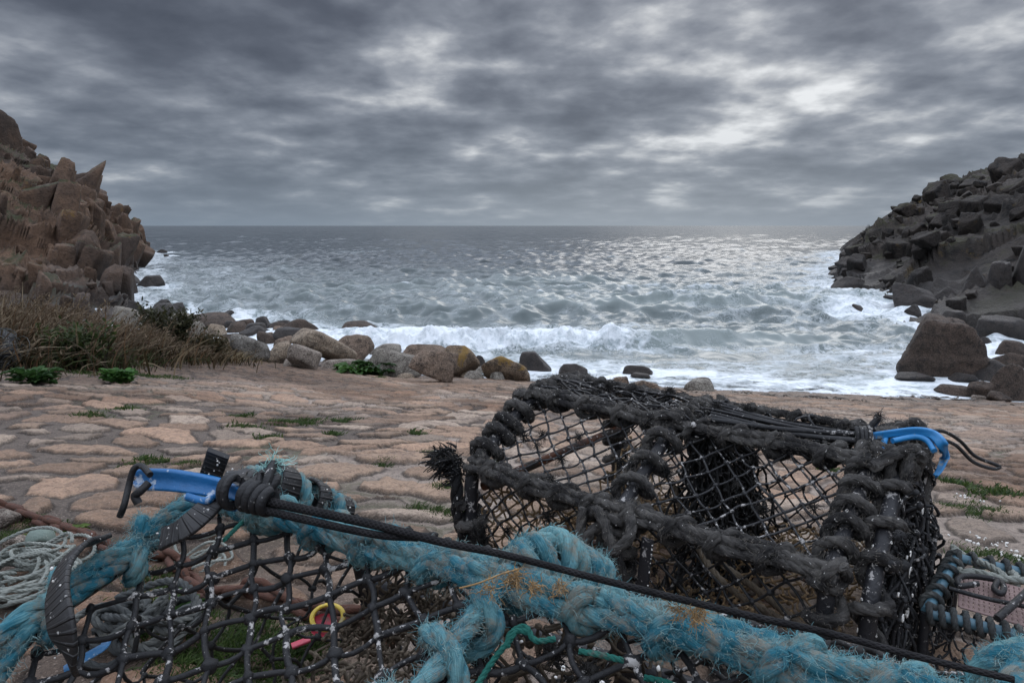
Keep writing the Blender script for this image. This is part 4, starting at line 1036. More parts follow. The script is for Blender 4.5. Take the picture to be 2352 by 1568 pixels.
boulder(Z7(572, 1058, 1022, 1355), 'granite_damp', 'huge brown block shaped boulder at the water edge on the right', 153, 4, 14, 0.8, tilt=0.1, sub=5, taper=0.0, ltaper=0.42, rough=0.08, fine=0.05, group='rocks below the headland')
boulder(Z7(768, 996, 937, 1085), 'granite_wet', 'dark boulder resting on top of the huge block shaped one', 51, 8, 12, group='rocks below the headland', dist=17.5)
boulder(Z7(273, 954, 364, 1004), 'granite_wet', 'lone dark squarish rock standing in the foam off the headland', 52, 8, 14, group='rocks in the surf')
boulder(Z7(525, 853, 775, 1012), 'granite_wet', 'big dark rock with a pale sloping top below the headland', 53, 8, 16, tilt=-0.3, sub=5, group='rocks below the headland')
boulder(Z7(588, 958, 685, 1032), 'granite_wet', 'black rock at the foot of the pale topped one', 54, 8, 12, group='rocks below the headland')
boulder(Z7(733, 868, 940, 1022), 'granite_wet', 'dark boulder between the pale topped rock and the tall rock pillars', 55, 8, 12, group='rocks below the headland')
boulder(Z7(548, 1352, 755, 1396), 'granite_wet', 'flat wet rock in the foam in front of the huge block shaped boulder', 56, 7, 9, group='rocks in the surf')
boulder(Z7(850, 1355, 1005, 1400), 'granite_wet', 'low wet rock right of the flat one in the foam', 57, 7, 9, group='rocks in the surf')
boulder(Z7(770, 1425, 950, 1475), 'granite_damp', 'low rounded rock at the edge of the slipway on the right', 58, 7, 8, group='rocks below the headland')
boulder(Z7(938, 1398, 1085, 1496), 'granite_damp', 'rounded dark boulder on the slipway left of the large corner one', 59, 6, 8, group='rocks below the headland')
boulder(Z7(970, 1278, 1205, 1390), 'granite_wet', 'dark rough boulder right behind the foot of the huge block', 60, 8, 10, group='rocks below the headland')
boulder(Z7(1075, 1313, 1330, 1508), 'granite_damp', 'large brown boulder at the right edge of the picture by the slipway', 61, 7, 9, sub=5, group='rocks below the headland')
boulder(Z7(1018, 1036, 1330, 1200), 'granite_wet', 'long dark slab rising to the right above the rock pile', 62, 8, 12, tilt=-0.25, group='rocks below the headland', dist=16.5)
boulder(Z7(1130, 1173, 1330, 1250), 'granite_damp', 'flat pale topped slab in the rock pile on the right', 63, 8, 14, group='rocks below the headland', dist=14.5)
boulder(Z7(1018, 1148, 1140, 1260), 'granite_wet', 'dark block wedged between the huge boulder and the rock pile', 64, 8, 12, group='rocks below the headland', dist=15.5)
boulder(Z7(1100, 1235, 1290, 1320), 'granite_damp', 'brown boulder in the rock pile above the large corner one', 65, 7, 9, group='rocks below the headland', dist=13.5)
boulder(Z7(1070, 1458, 1195, 1514), 'granite_damp', 'small dark boulder at the foot of the large corner one', 66, 6, 8, group='rocks below the headland')
boulder(Z7(980, 1475, 1060, 1505), 'granite_pale', 'small pale cobble between two dark boulders by the slipway', 67, 5, 6, group='rocks below the headland')
boulder(Z7(203, 688, 325, 812), 'granite_wet', 'pointed black rock standing off the end of the headland', 68, 8, 14, 1.0, group='rocks below the headland')
boulder(Z7(178, 800, 372, 868), 'granite_wet', 'low black ledge below the pointed rock off the headland', 69, 9, 14, group='rocks below the headland')
boulder(Z7(910, 757, 1060, 1035), 'granite_wet', 'leftmost of the tall dark rock pillars below the headland', 70, 7, 10, 0.8, sub=5, group='rocks below the headland')
boulder(Z7(1045, 733, 1185, 1050), 'granite_wet', 'middle pillar of the tall dark rocks below the headland', 71, 7, 10, 0.8, sub=5, group='rocks below the headland')
boulder(Z7(1175, 588, 1340, 1050), 'granite_wet', 'tallest dark rock pillar at the right edge below the headland', 72, 8, 10, 0.8, sub=5, group='rocks below the headland')
boulder(Z3(1700, 145, 1880, 256), 'granite_brown', 'brown pointed boulder just behind the top of the black lobster pot', 73, 7, 10, group=SH)
boulder(Z3(1860, 180, 2160, 290), 'granite_brown', 'low brown boulder right of the pointed one behind the lobster pot', 74, 6, 8, group=SH)
boulder(Z3(1560, 172, 1710, 215), 'granite_damp', 'flat brown rock left of the pointed one behind the lobster pot', 76, 6, 8, group=SH)
boulder(Z3(1885, 104, 2070, 152), 'granite_wet', 'small dark rock awash beyond the black lobster pot', 75, 7, 9, group='rocks in the surf')
boulder((1571, 874, 1640, 900), 'granite_grey', 'pale wet rock lying alone in the last of the surf', 77, 6, 8, group='rocks in the surf')
boulder((1430, 842, 1500, 862), 'granite_wet', 'flat rock with white water running over it behind the pot', 78, 7, 9, group='rocks in the surf')
r_ = np.random.default_rng(91)
for k in range(34):
    px = r_.uniform(470, 1190); base = np.interp(px, [470, 620, 820, 1000, 1190], [818, 838, 846, 862, 872]); py = base + r_.uniform(-26, 8); w = r_.uniform(9, 26)
    boulder((px - w, py - w * r_.uniform(0.7, 1.1), px + w, py), ['granite_pale', 'granite_tan', 'granite_brown', 'granite_grey'][k % 4], 'small rounded stone packed among the big boulders at the top of the slipway', 400 + k, 5, 6, group='small stones packed among the boulders', sub=3, name='stone', cat='stone', sink=0.3)
for k in range(16):
    px = r_.uniform(520, 800); py = np.interp(px, [520, 650, 800], [760, 775, 800]) + r_.uniform(-18, 22); w = r_.uniform(10, 26)
    boulder((px - w, py - w * r_.uniform(0.7, 1.1), px + w, py), ['granite_damp', 'granite_wet', 'granite_brown'][k % 3], 'small dark rock washed by the surf behind the boulders', 450 + k, 6, 9, group='small dark rocks in the wash', sub=3, name='rock', cat='rock', sink=0.3)
build_sea()
# ================================================================== PLANTS
def blades(mb, base, length, width, lean, seed, c0, c1, K=5, bend=0.6, wind=(0.5, 0.1), tipcol=None):
    """flat curved blades; base (E,3)"""
    r_ = np.random.default_rng(seed); E = len(base)
    L = length * r_.uniform(0.55, 1.25, (E, 1)); base = np.asarray(base, float)
    if length > 0.2: L = L * (0.85 + 0.75 * fbm2(base[:, 0] * 1.1 + 5, base[:, 1] * 1.1, 3, 77))[:, None]
    az = r_.uniform(0, 2 * PI, (E, 1))
    d = np.concatenate([np.cos(az) * lean * r_.uniform(0.2, 1, (E, 1)), np.sin(az) * lean * r_.uniform(0.2, 1, (E, 1)), np.ones((E, 1))], 1)
    d = nrm(d); bd = np.array([[wind[0], wind[1], -0.55]]) * r_.uniform(0.3, 1.3, (E, 1)) * bend + r_.normal(0, 0.12, (E, 3))
    t = np.linspace(0, 1, K)
    P = base[:, None] + L[:, None] * (d[:, None] * t[None, :, None] + bd[:, None] * (t[None, :, None] ** 2.2))
    side = nrm(np.stack([-np.sin(az[:, 0] * 1.7), np.cos(az[:, 0] * 1.7), r_.normal(0, 0.2, E)], 1))
    w = width * r_.uniform(0.6, 1.3, (E, 1)) * (np.sin(PI * (0.18 + 0.80 * t)) ** 0.7)[None]
    V = np.stack([P - side[:, None] * w[..., None], P + side[:, None] * w[..., None]], 2)       # E,K,2,3
    e, i = np.meshgrid(np.arange(E), np.arange(K - 1), indexing='ij'); e, i = e.ravel(), i.ravel(); b = e * K * 2 + i * 2
    q = np.stack([b, b + 1, b + 3, b + 2], 1)
    c0 = np.asarray(c0); c1 = np.asarray(c1); u = r_.uniform(0, 1, (E, 1)); cc = c0 * (1 - u) + c1 * u; cc = cc * r_.uniform(0.7, 1.25, (E, 1))
    mb.add(V.reshape(-1, 3), quads=q, col=np.repeat(cc, K * 2, axis=0))
    return P[:, -1], nrm(P[:, -1] - P[:, -2])

# --- the bank of dead reeds on the left
def reeds():
    mb = MB(); r_ = np.random.default_rng(3)
    def patch(pts, n, sx, sy):
        b = []
        for px, py, w in pts:
            c = ongr(px, py); k = int(n * w)
            xy = c[:2] + r_.normal(0, 1, (k, 2)) * np.array([sx, sy]); b.append(xy)
        xy = np.concatenate(b); return np.column_stack([xy, ground0(xy[:, 0], xy[:, 1]) - 0.02])
    row1 = [(10, 832, 1), (70, 826, 1), (140, 822, 1), (200, 818, 1), (250, 815, 1), (300, 812, .8), (150, 800, 1), (60, 800, 1), (230, 800, 1), (320, 800, .8), (0, 790, 1), (110, 782, 1), (-60, 830, 1), (-80, 800, 1)]
    row2 = [(340, 815, 1), (390, 812, 1), (440, 812, 1), (490, 812, .8), (530, 812, .4), (380, 795, 1), (430, 798, .8), (480, 802, .6)]
    S = 0.47
    # dark tangled undergrowth
    b = patch(row1, 320, 0.45, 0.5); blades(mb, b, 0.75 * S, 0.010, 0.9, 5, (0.020, 0.017, 0.008), (0.055, 0.040, 0.018), bend=0.5)
    b = patch(row2, 300, 0.38, 0.4); blades(mb, b, 0.42 * S, 0.009, 0.9, 6, (0.018, 0.018, 0.008), (0.055, 0.042, 0.018), bend=0.5)
    # standing stems
    b = patch(row1, 300, 0.45, 0.5); tip, td = blades(mb, b, 0.95 * S, 0.0055, 0.34, 7, (0.060, 0.032, 0.016), (0.15, 0.088, 0.046), bend=0.55, wind=(0.8, 0.0))
    tips = [(tip, td)]
    b = patch(row1, 130, 0.45, 0.5); blades(mb, b, 0.9 * S, 0.011, 0.45, 8, (0.05, 0.032, 0.018), (0.20, 0.155, 0.095), bend=0.75, wind=(0.9, 0.0))
    b = patch(row2, 210, 0.36, 0.4); tip, td = blades(mb, b, 0.62 * S, 0.005, 0.5, 9, (0.08, 0.045, 0.022), (0.19, 0.13, 0.065), bend=0.45, wind=(0.8, 0.0)); tips.append((tip[::2], td[::2]))
    b = patch([(470, 822, 1), (505, 825, 1), (440, 822, .7), (545, 826, .5)], 120, 0.25, 0.15); blades(mb, b, 0.40, 0.007, 0.9, 10, (0.14, 0.10, 0.05), (0.27, 0.21, 0.125), bend=0.9)
    b = patch(row1, 55, 0.45, 0.5); blades(mb, b, 1.05 * S, 0.008, 0.55, 31, (0.20, 0.145, 0.085), (0.36, 0.29, 0.20), bend=0.7, wind=(0.9, -0.1))
    b = patch(row2, 50, 0.36, 0.4); blades(mb, b, 0.75 * S, 0.007, 0.6, 32, (0.20, 0.145, 0.085), (0.36, 0.29, 0.20), bend=0.8, wind=(0.9, -0.1))
    # green grass at the foot
    b = patch([(130, 842, 1), (180, 845, 1), (230, 842, 1), (70, 845, .8), (300, 838, .5), (420, 828, .5)], 150, 0.22, 0.10); blades(mb, b, 0.30, 0.006, 0.9, 11, (0.030, 0.050, 0.014), (0.075, 0.09, 0.030), bend=0.9)
    # feathery heads
    for tp, td in tips:
        k = r_.uniform(0, 1, len(tp)) < 0.62; tp, td = tp[k], td[k]
        for j in range(7):
            o = tp - td * r_.uniform(0, 0.13, (len(tp), 1)); blades(mb, o, 0.075, 0.0055, 0.8, 100 + j, (0.08, 0.050, 0.030), (0.26, 0.20, 0.135), K=3, bend=0.9, wind=(1.0, 0.0))
    o = mb.build('dry_grass', M['dry_blade'], smooth=False); tag(o, 'bank of dead brown reeds and grass below the cliff on the left', 'dry grass', kind='stuff')
reeds()

# --- dark bushes in the bank
def bush(px, py, n, w, h, label, seed, c0, c1):
    r_ = np.random.default_rng(seed); c = ongr(px, py); mb = MB(); st = MB()
    for k in range(26):
        a = r_.uniform(0, 6.3); q = np.array([math.cos(a) * w * r_.uniform(0.2, 0.9), math.sin(a) * w * 0.6 * r_.uniform(0.2, 0.9), h * r_.uniform(0.5, 1.05)])
        tube(st, spline([c + np.array([0, 0, -0.02]), c + q * 0.55 + np.array([0, 0, 0.05]), c + q], 12), 0.005, n=4, col=np.array([0.05, 0.03, 0.018, 1.0]))
        m_ = n // 26; b = c + q * r_.uniform(0.35, 1.05, (m_, 1)) + r_.normal(0, 0.05, (m_, 3)); b[:, 2] = np.maximum(b[:, 2], c[2] + 0.01)
        blades(mb, b, 0.075, 0.013, 1.6, seed * 50 + k, c0, c1, K=4, bend=0.5, wind=(0.3, 0))
    e = empty('bush', c, label, 'bush'); mb.build('leaf_cluster', M['leaf'], e, smooth=False); st.build('stem', M['leaf'], e)
bush(395, 815, 3600, 0.60, 0.62, 'dark green bramble like bush in the right half of the reed bank', 61, (0.022, 0.028, 0.010), (0.060, 0.055, 0.022))
bush(175, 846, 2200, 0.42, 0.34, 'low green bush at the foot of the reeds above the leafy weeds', 62, (0.025, 0.045, 0.012), (0.065, 0.085, 0.025))
bush(490, 830, 1500, 0.35, 0.34, 'small rusty green bush at the right end of the reed bank', 63, (0.035, 0.035, 0.013), (0.09, 0.065, 0.03))

# --- low leafy plants
def leafy(name, px, py, n, size, label, seed, col0, col1, spread=0.16, flat=0.8, group=None, dz=0.0, up=0.5):
    r_ = np.random.default_rng(seed); c = ongr(px, py); mb = MB(); st = MB()
    for k in range(n):
        az = r_.uniform(0, 2 * PI); rr = spread * math.sqrt(r_.uniform(0, 1)); L = size * r_.uniform(0.6, 1.2)
        bx = c + np.array([math.cos(az) * rr, math.sin(az) * rr, 0]); bx[2] = float(ground0(bx[0], bx[1])) + r_.uniform(0.0, up * size)
        d = nrm(np.array([math.cos(az), math.sin(az), r_.uniform(0.2, 1.1)])); side = nrm(np.cross(d, [0, 0, 1])); nn = np.cross(side, d)
        U, V = np.meshgrid(np.linspace(0, 1, 8), np.linspace(-1, 1, 5), indexing='ij')
        w = 0.30 * L * np.sin(PI * U ** 0.8) * (1 + 0.22 * np.sin(U * 22)) + 0.004
        P = bx + (d * L)[None, None] * U[..., None] + side * (V * w)[..., None] + nn * (0.25 * L * (V ** 2) * (w / L) * 2 + 0.05 * L * np.sin(V * 6 + U * 9))[..., None] - np.array([0, 0, 1]) * (flat * L * 0.55 * U ** 2.2)[..., None]
        i, j = np.meshgrid(np.arange(7), np.arange(4), indexing='ij'); i, j = i.ravel(), j.ravel()
        q = np.stack([i * 5 + j, (i + 1) * 5 + j, (i + 1) * 5 + j + 1, i * 5 + j + 1], 1)
        t = r_.uniform(0, 1); cc = (np.asarray(col0) * (1 - t) + np.asarray(col1) * t) * r_.uniform(0.75, 1.3)
        mb.add(P.reshape(-1, 3), quads=q, col=np.append(cc, 1))
        g = c.copy(); g[2] = float(ground0(c[0], c[1])) - 0.01
        tube(st, spline([g, (g + bx) / 2 + np.array([0, 0, 0.02]), bx + d * L * 0.1], 6), 0.0025, n=4, col=np.append(np.asarray(col0) * 1.3, 1))
    e = empty(name, (c[0], c[1], float(ground0(c[0], c[1]))), label, 'plant', group)
    mb.build('leaf_cluster', M['leaf'], e); st.build('stem', M['leaf'], e)
leafy('leafy_weed', 80, 880, 100, 0.080, 'broad dark green leafy weed at the left edge of the slipway', 3, (0.022, 0.060, 0.014), (0.050, 0.11, 0.030), 0.12, up=1.2, flat=0.5)
leafy('leafy_weed', 275, 880, 85, 0.080, 'bright green leafy weed growing alone in front of the dead reeds', 4, (0.035, 0.10, 0.020), (0.075, 0.17, 0.040), 0.095, up=1.2, flat=0.5)
leafy('leafy_weed', 820, 858, 70, 0.20, 'bright green weed growing beside the humped boulder', 5, (0.030, 0.085, 0.014), (0.065, 0.14, 0.030), 0.28)
leafy('leafy_weed', 862, 861, 80, 0.16, 'dark bushy green weed against the humped boulder', 6, (0.018, 0.045, 0.012), (0.04, 0.08, 0.022), 0.26, up=1.2)
leafy('leafy_weed', 385, 1425, 30, 0.035, 'small green ivy like weed on the ground inside the blue roped pot', 7, (0.03, 0.075, 0.016), (0.07, 0.14, 0.035), 0.09)
leafy('leafy_weed', 125, 1248, 30, 0.035, 'small yellowish green weed beside the rusty chain on the left', 8, (0.05, 0.085, 0.016), (0.10, 0.15, 0.03), 0.08)

# --- grass in the joints between the stones
def joint_grass():
    mb = MB(); r_ = np.random.default_rng(9); P = []
    spots = [(205, 958, .8), (285, 942, .7), (555, 957, .7), (560, 985, .9), (660, 972, 1), (700, 966, .9), (785, 962, .9), (765, 1000, .4), (385, 868, 1.2), (330, 862, .7), (190, 858, 1.2), (800, 850, .6), (870, 869, .6), (955, 1000, .4),
             (1000, 1055, .9), (1030, 1130, .9), (1020, 1185, 1), (1120, 1090, .6), (350, 1060, .8), (300, 1075, .7), (440, 1080, .5), (420, 1075, .4), (620, 1010, .5), (90, 1215, 1.2), (30, 1235, 1),
             (2290, 1140, 1.1), (2215, 1165, 1.2), (2250, 1180, .9), (2260, 1268, 1.2), (2200, 1120, .7), (2320, 1280, .8), (2240, 1330, 1.4), (1140, 1075, .5), (880, 1075, .5), (960, 1165, .5),
             (350, 1350, 1.5), (420, 1430, 1.8), (330, 1410, 1.4), (520, 1500, 2.2), (600, 1490, 2.2), (560, 1450, 1.5), (640, 1540, 2.2), (430, 1520, 2), (500, 1555, 2), (690, 1520, 1.6), (380, 1470, 1.4), (1900, 1090, .4), (960, 855, .4)]
    for px, py, s in spots:
        c = ongr(px, py); d = math.hypot(c[0], c[1]); k = int(420 * s)
        sx = 0.013 * s * d ** 0.85 + 0.008; sy = 0.010 * s * d ** 1.0 + 0.006
        xy = c[:2] + r_.normal(0, 1, (k, 2)) * np.array([sx, sy]); P.append(np.column_stack([xy, ground0(xy[:, 0], xy[:, 1]) - 0.005, np.full(k, 0.016 + 0.004 * min(d, 6))]))
    P = np.concatenate(P); z, _ = ground_full(P[:, 0], P[:, 1]); P[:, 2] = z - 0.004
    for lo, hi in ((0, 0.028), (0.028, 1)):
        k = (P[:, 3] >= lo) & (P[:, 3] < hi)
        if k.sum(): blades(mb, P[k, :3], P[k, 3].mean(), 0.0013 if lo == 0 else 0.003, 1.0, 12, (0.022, 0.050, 0.010), (0.075, 0.115, 0.026), bend=0.7, K=4)
    tag(mb.build('grass', M['leaf'], smooth=False), 'short green grass sprouting in the joints between the stones', 'grass', kind='stuff')
joint_grass()

# --- strand line of torn seaweed, and little white shells
def litter():
    r_ = np.random.default_rng(4); mb = MB()
    for px, py, k, s in ((2160, 918, 26, 1), (2120, 914, 14, .8), (2060, 919, 10, .7), (1880, 915, 16, .7), (1760, 910, 10, .6), (1600, 905, 10, .7), (1505, 900, 9, .6), (2200, 921, 9, .8), (1700, 906, 9, .6), (1960, 922, 8, .5), (2300, 935, 8, .7)):
        c = ongr(px, py)
        for i in range(k):
            p = c + np.array([r_.normal(0, 0.22), r_.normal(0, 0.10), 0]) * s; p[2] = float(ground0(p[0], p[1])) + 0.02
            a = r_.uniform(0, 6.3); L = r_.uniform(0.08, 0.28) * s; d = np.array([math.cos(a), math.sin(a), 0])
            q = spline([p, p + d * L * 0.5 + np.array([0, 0, r_.uniform(0.006, 0.02)]), p + d * L], 7)
            sweep(mb, q, rrect(0.05 * s, 0.010, 0.004, 1), np.linspace(1, 0.3, len(q)), twist=r_.uniform(-1, 1))
    tag(mb.build('seaweed', M['weed_brown']), 'dark torn seaweed left in a line at the edge of the swash', 'seaweed', kind='stuff')
    mb = MB(); P = []
    for px, py, k, s in ((2285, 1248, 16, .035), (2330, 1262, 14, .045), (2262, 1240, 10, .03), (2235, 1150, 8, .03), (2340, 1275, 12, .04), (2205, 1145, 5, .02)):
        c = ongr(px, py); xy = c[:2] + r_.normal(0, 1, (k, 2)) * s; P.append(xy)
    P = np.concatenate(P); z, _ = ground_full(P[:, 0], P[:, 1]); blobs(mb, np.column_stack([P, z + 0.003]), r_.uniform(0.002, 0.0055, len(P)), 1, rough=0.4)
    tag(mb.build('shell_scatter', M['shell_white']), 'scatter of tiny white shells between the stones on the right', 'shells', kind='stuff')
litter()
# ================================================================== LOBSTER POTS AND TACKLE
def rope_part(name, parent, path, R, mat, fm=None, fuzz_n=0, flen=0.012, frad=0.00045, label=None, strands=3, pitch=None, up_bias=0.25, along=0.8, depth=0.9, jag=0.09):
    mb = MB(); paths = path if isinstance(path, list) else [path]
    for p in paths:
        rope(mb, p, R, pitch=pitch, strands=strands, depth=depth, jag=jag)
        if fm:
            L = np.linalg.norm(np.diff(p, axis=0), axis=1).sum(); S = surf(p, R, int(fuzz_n * L), up_bias)
            # matted patches: thick fuzz here, bare rope there
            w = fbm(S[0] * 28.0, 2, 5); k = w > -0.12
            S = (S[0][k], S[1][k], S[2][k]); fuzz(mb, S, flen, frad, m=1, along=along)
    return tag(mb.build(name, [M[mat], M[fm]] if fm else [M[mat]], parent), label)
def roundpoly(pts, rad=0.035, k=7):
    P = np.asarray(pts, float); out = [P[0]]
    for i in range(1, len(P) - 1):
        a = nrm(P[i - 1] - P[i]); b = nrm(P[i + 1] - P[i])
        p0 = P[i] + a * min(rad, np.linalg.norm(P[i - 1] - P[i]) * 0.45); p1 = P[i] + b * min(rad, np.linalg.norm(P[i + 1] - P[i]) * 0.45)
        for t in np.linspace(0, 1, k): out.append((1 - t) ** 2 * p0 + 2 * t * (1 - t) * P[i] + t * t * p1)
    out.append(P[-1]); return np.array(out)
def bar(name, parent, path, r, mat='bar_black', worm=0, n=10, label=None):
    mb = MB(); P = resample(path, 0.012); tube(mb, P, r, n=n)
    if worm:
        S = surf(P, r, int(worm * 2), 0.3); worms(mb, S[0][:worm] + S[1][:worm] * r * 0.08, S[1][:worm], m=1)
    return tag(mb.build(name, [M[mat], M['shell_white']], parent), label)
def seg(path, a, b):
    P = resample(path, n=400); return P[int(a * 399):int(b * 399) + 1]
def tuft(mb, c, n, length, rad, m=0, r0=0.015, curl=0.9, K=6):
    d = nrm(rng.normal(0, 1, (n, 3))); fuzz(mb, (np.asarray(c) + d * r0 * rng.uniform(0, 1, (n, 1)), d, nrm(rng.normal(0, 1, (n, 3)))), length, rad, m=m, K=K, curl=curl)
def netpart(name, parent, args, mat, label=None, **kw):
    mb = MB()
    for a in args: net(mb, *a, **kw)
    return tag(mb.build(name, M[mat], parent), label)

# ------------------------------------------------------------------ black pot on the right
RU = np.array([0.769, -0.639, 0]); RW = np.array([-0.639, -0.769, 0]); R0 = np.array([0.053, 1.68, 0])
def R(u, w, z): return R0 + RU * u + RW * w + np.array([0, 0, z])
GR = 'lobster pots lying on the slipway'
pr = empty('lobster_pot', R(0.39, 0, -0.02), 'black lobster pot bound with thick grey rope, standing on the slipway in the middle', 'lobster pot', GR)
PROF = [(0.240, -0.02), (0.228, 0.25), (0.0, 0.374), (-0.19, 0.372), (-0.41, 0.25), (-0.43, -0.07)]
def hoopR(u): return roundpoly([R(u, w, z) for w, z in PROF], 0.04)
RG = dict(depth=0.72, mat='rope_grey', fm='fibre_grey', fuzz_n=3000, flen=0.011, frad=0.00040, jag=0.13)
for u in (0.0, 0.39, 0.775):
    h = bar('hoop', pr, hoopR(u), 0.0165 if u == 0 else 0.0135, worm=34)
    q = lambda a, b: [R(u, w, z) for w, z in ((PROF[a][0], PROF[a][1]), (PROF[b][0], PROF[b][1]))]
    sl = spline(q(1, 2), 80); tp = spline(q(2, 3), 60); fs = spline(q(3, 4), 60); lg = spline(q(0, 1), 60); fl = spline(q(4, 5), 60)
    ps = []
    if u == 0.0:
        ps += [coil_path(seg(sl, 0.06, 0.92), 0.0165, 0.0145, 5, snap=0.9, th0=0.4), coil_path(seg(tp, 0.02, 1), 0.013, 0.0125, 6, th0=1), coil_path(seg(fs, 0.1, 0.9), 0.017, 0.0145, 4), coil_path(seg(fl, 0.0, 0.9), 0.017, 0.0145, 5), coil_path(seg(lg, 0.25, 0.72), 0.017, 0.012, 2, snap=0.6)]
    elif u < 0.5:
        ps += [coil_path(seg(sl, 0.05, 0.98), 0.0165, 0.0155, 4, snap=0.9, th0=0.8), coil_path(seg(tp, 0, 1), 0.012, 0.0125, 6), coil_path(seg(fs, 0.1, 0.9), 0.017, 0.0145, 4), coil_path(seg(fl, 0.0, 0.9), 0.017, 0.0150, 5), coil_path(seg(lg, 0.62, 1.02), 0.019, 0.0135, 3, snap=0.3, d=-1), coil_path(seg(lg, 0.35, 0.7), 0.017, 0.014, 2, snap=0.7)]
    else:
        ps += [coil_path(seg(sl, 0.04, 0.96), 0.0145, 0.012, 5, snap=0.72, th0=0.8), coil_path(seg(tp, 0, 1), 0.014, 0.0135, 6, snap=0.5), coil_path(seg(fs, 0, 0.95), 0.019, 0.0155, 6), coil_path(seg(lg, 0.0, 0.98), 0.0145, 0.012, 4, snap=0.75), coil_path(seg(fl, 0.0, 0.9), 0.017, 0.0150, 9, snap=0.5)]
    mb = MB()
    ws = [0.0155] * len(ps)
    for p in ps:
        rope(mb, p, (0.0125, 0.0108, 0.0100)[int(u * 2.6 + 0.1)], depth=0.72, jag=0.14)
        L = np.linalg.norm(np.diff(p, axis=0), axis=1).sum(); S = surf(p, 0.0132, int(3000 * L), 0.25); fuzz(mb, S, 0.011, 0.00040, m=1)
    mb.build('rope_wrap', [M['rope_grey'], M['fibre_grey']], h)
# rails along the pot, each hitched over with rope
def railR(w, z, nh, extra, rr=0.0092, u0=-0.005, u1=0.79, th0=PI / 2, br=0.0095, worm=24):
    P = spline([R(u0, w, z), R((u0 + u1) / 2, w, z - 0.006), R(u1, w, z)], 120)
    b = bar('rail', pr, P, br, worm=worm)
    ps = [hitch_path(P, br, rr, nh, th0=th0)]
    for off in extra:
        T, N, B = frames(P, (0, 0, 1)); wv = 0.004 * np.sin(np.linspace(0, 1, len(P)) * 23 + off * 40)[:, None]
        ps.append(P + N * (math.sin(off) * (br + rr * 0.9)) + B * (math.cos(off) * (br + rr * 0.9)) + N * wv)
    rope_part('rope_binding', b, ps, rr, **RG)
railR(0.0, 0.374, 9, [0.5], th0=PI / 2 + 0.3)
railR(0.228, 0.25, 9, [0.3, 2.4], rr=0.0100, th0=PI / 2 + 0.2)
railR(-0.19, 0.372, 8, [])
railR(-0.41, 0.25, 8, [1.0])
railR(-0.43, -0.05, 6, [])
railR(0.24, 0.0, 7, [1.0])
bar('cross_bar', pr, spline([R(0.02, 0.21, 0.205), R(0.03, -0.1, 0.21), R(0.02, -0.40, 0.20)], 30), 0.0115, 'bar_rusty', label='rusty bar across the end of the pot')
bar('cross_bar', pr, spline([R(0.0, 0.23, -0.02), R(0.0, -0.43, -0.05)], 30), 0.013, 'bar_rusty')
bar('cross_bar', pr, spline([R(0.775, 0.23, -0.02), R(0.775, -0.43, -0.05)], 30), 0.013, 'bar_rusty')
for w in (-0.25, -0.1, 0.05, 0.16): bar('floor_bar', pr, spline([R(0.02, w, -0.02), R(0.77, w, -0.02)], 30), 0.007, 'bar_rusty')
# doubled bar at the near end, lashed beside the last hoop
h2 = bar('end_bar', pr, roundpoly([R(0.835, 0.215, -0.02), R(0.833, 0.205, 0.23), R(0.822, 0.02, 0.352), R(0.815, -0.10, 0.370)], 0.04), 0.0135, worm=26)
P2 = roundpoly([R(0.835, 0.215, -0.02), R(0.833, 0.205, 0.23), R(0.822, 0.02, 0.352), R(0.815, -0.10, 0.370)], 0.04)
rope_part('rope_binding', h2, [coil_path(P2, 0.0135, 0.0108, 8, snap=0.75)], 0.0102, **RG)
rope_part('corner_lashing', pr, [coil_path(spline([R(0.755, -0.02, 0.370), R(0.85, -0.03, 0.362)], 40), 0.020, 0.0125, 4, snap=0.4), coil_path(spline([R(0.80, -0.21, 0.35), R(0.81, -0.14, 0.395)], 40), 0.022, 0.0125, 3, snap=0.3),
                                 spline([R(0.79, 0.05, 0.385), R(0.82, 0.0, 0.405), R(0.84, -0.08, 0.39), R(0.85, -0.12, 0.34), R(0.85, -0.1, 0.27)], 60)], 0.0105, **RG)
rope_part('rope_knot', pr, [spline([R(0.385, 0.25, 0.235), R(0.36, 0.285, 0.215), R(0.355, 0.285, 0.15), R(0.39, 0.285, 0.115), R(0.43, 0.28, 0.15), R(0.415, 0.29, 0.21), R(0.37, 0.27, 0.26), R(0.34, 0.26, 0.235)], 80),
                            spline([R(0.42, 0.24, 0.27), R(0.445, 0.28, 0.235), R(0.40, 0.30, 0.19), R(0.345, 0.29, 0.20), R(0.34, 0.275, 0.26)], 60)], 0.0105, **RG)
# netting
NB = dict(r=0.0023, knot=2.5, jit=0.0025, slack=0.0018, warp=0.035)
netpart('side_net', pr, [(R(0.0, 0.22, 0.245), R(0.39, 0.22, 0.245), R(0.39, 0.01, 0.372), R(0.0, 0.01, 0.366), 14, 9), (R(0.39, 0.22, 0.245), R(0.775, 0.22, 0.245), R(0.775, 0.01, 0.372), R(0.39, 0.01, 0.366), 14, 9)], 'net_bar', sag=(0.008, 0.01, -0.018), **NB)
netpart('side_net', pr, [(R(0.0, -0.40, 0.25), R(0.775, -0.40, 0.25), R(0.775, -0.19, 0.372), R(0.0, -0.19, 0.366), 26, 9)], 'net_bar', sag=(0, 0, -0.015), **NB)
netpart('side_net', pr, [(R(0.0, 0.235, -0.01), R(0.775, 0.235, -0.01), R(0.775, 0.226, 0.24), R(0.0, 0.226, 0.24), 26, 9)], 'net_bar', sag=(0.01, 0.03, 0), **NB)
netpart('side_net', pr, [(R(0.0, -0.425, -0.05), R(0.775, -0.425, -0.05), R(0.775, -0.41, 0.24), R(0.0, -0.41, 0.24), 26, 9)], 'net_bar', sag=(0, -0.01, 0), **NB)
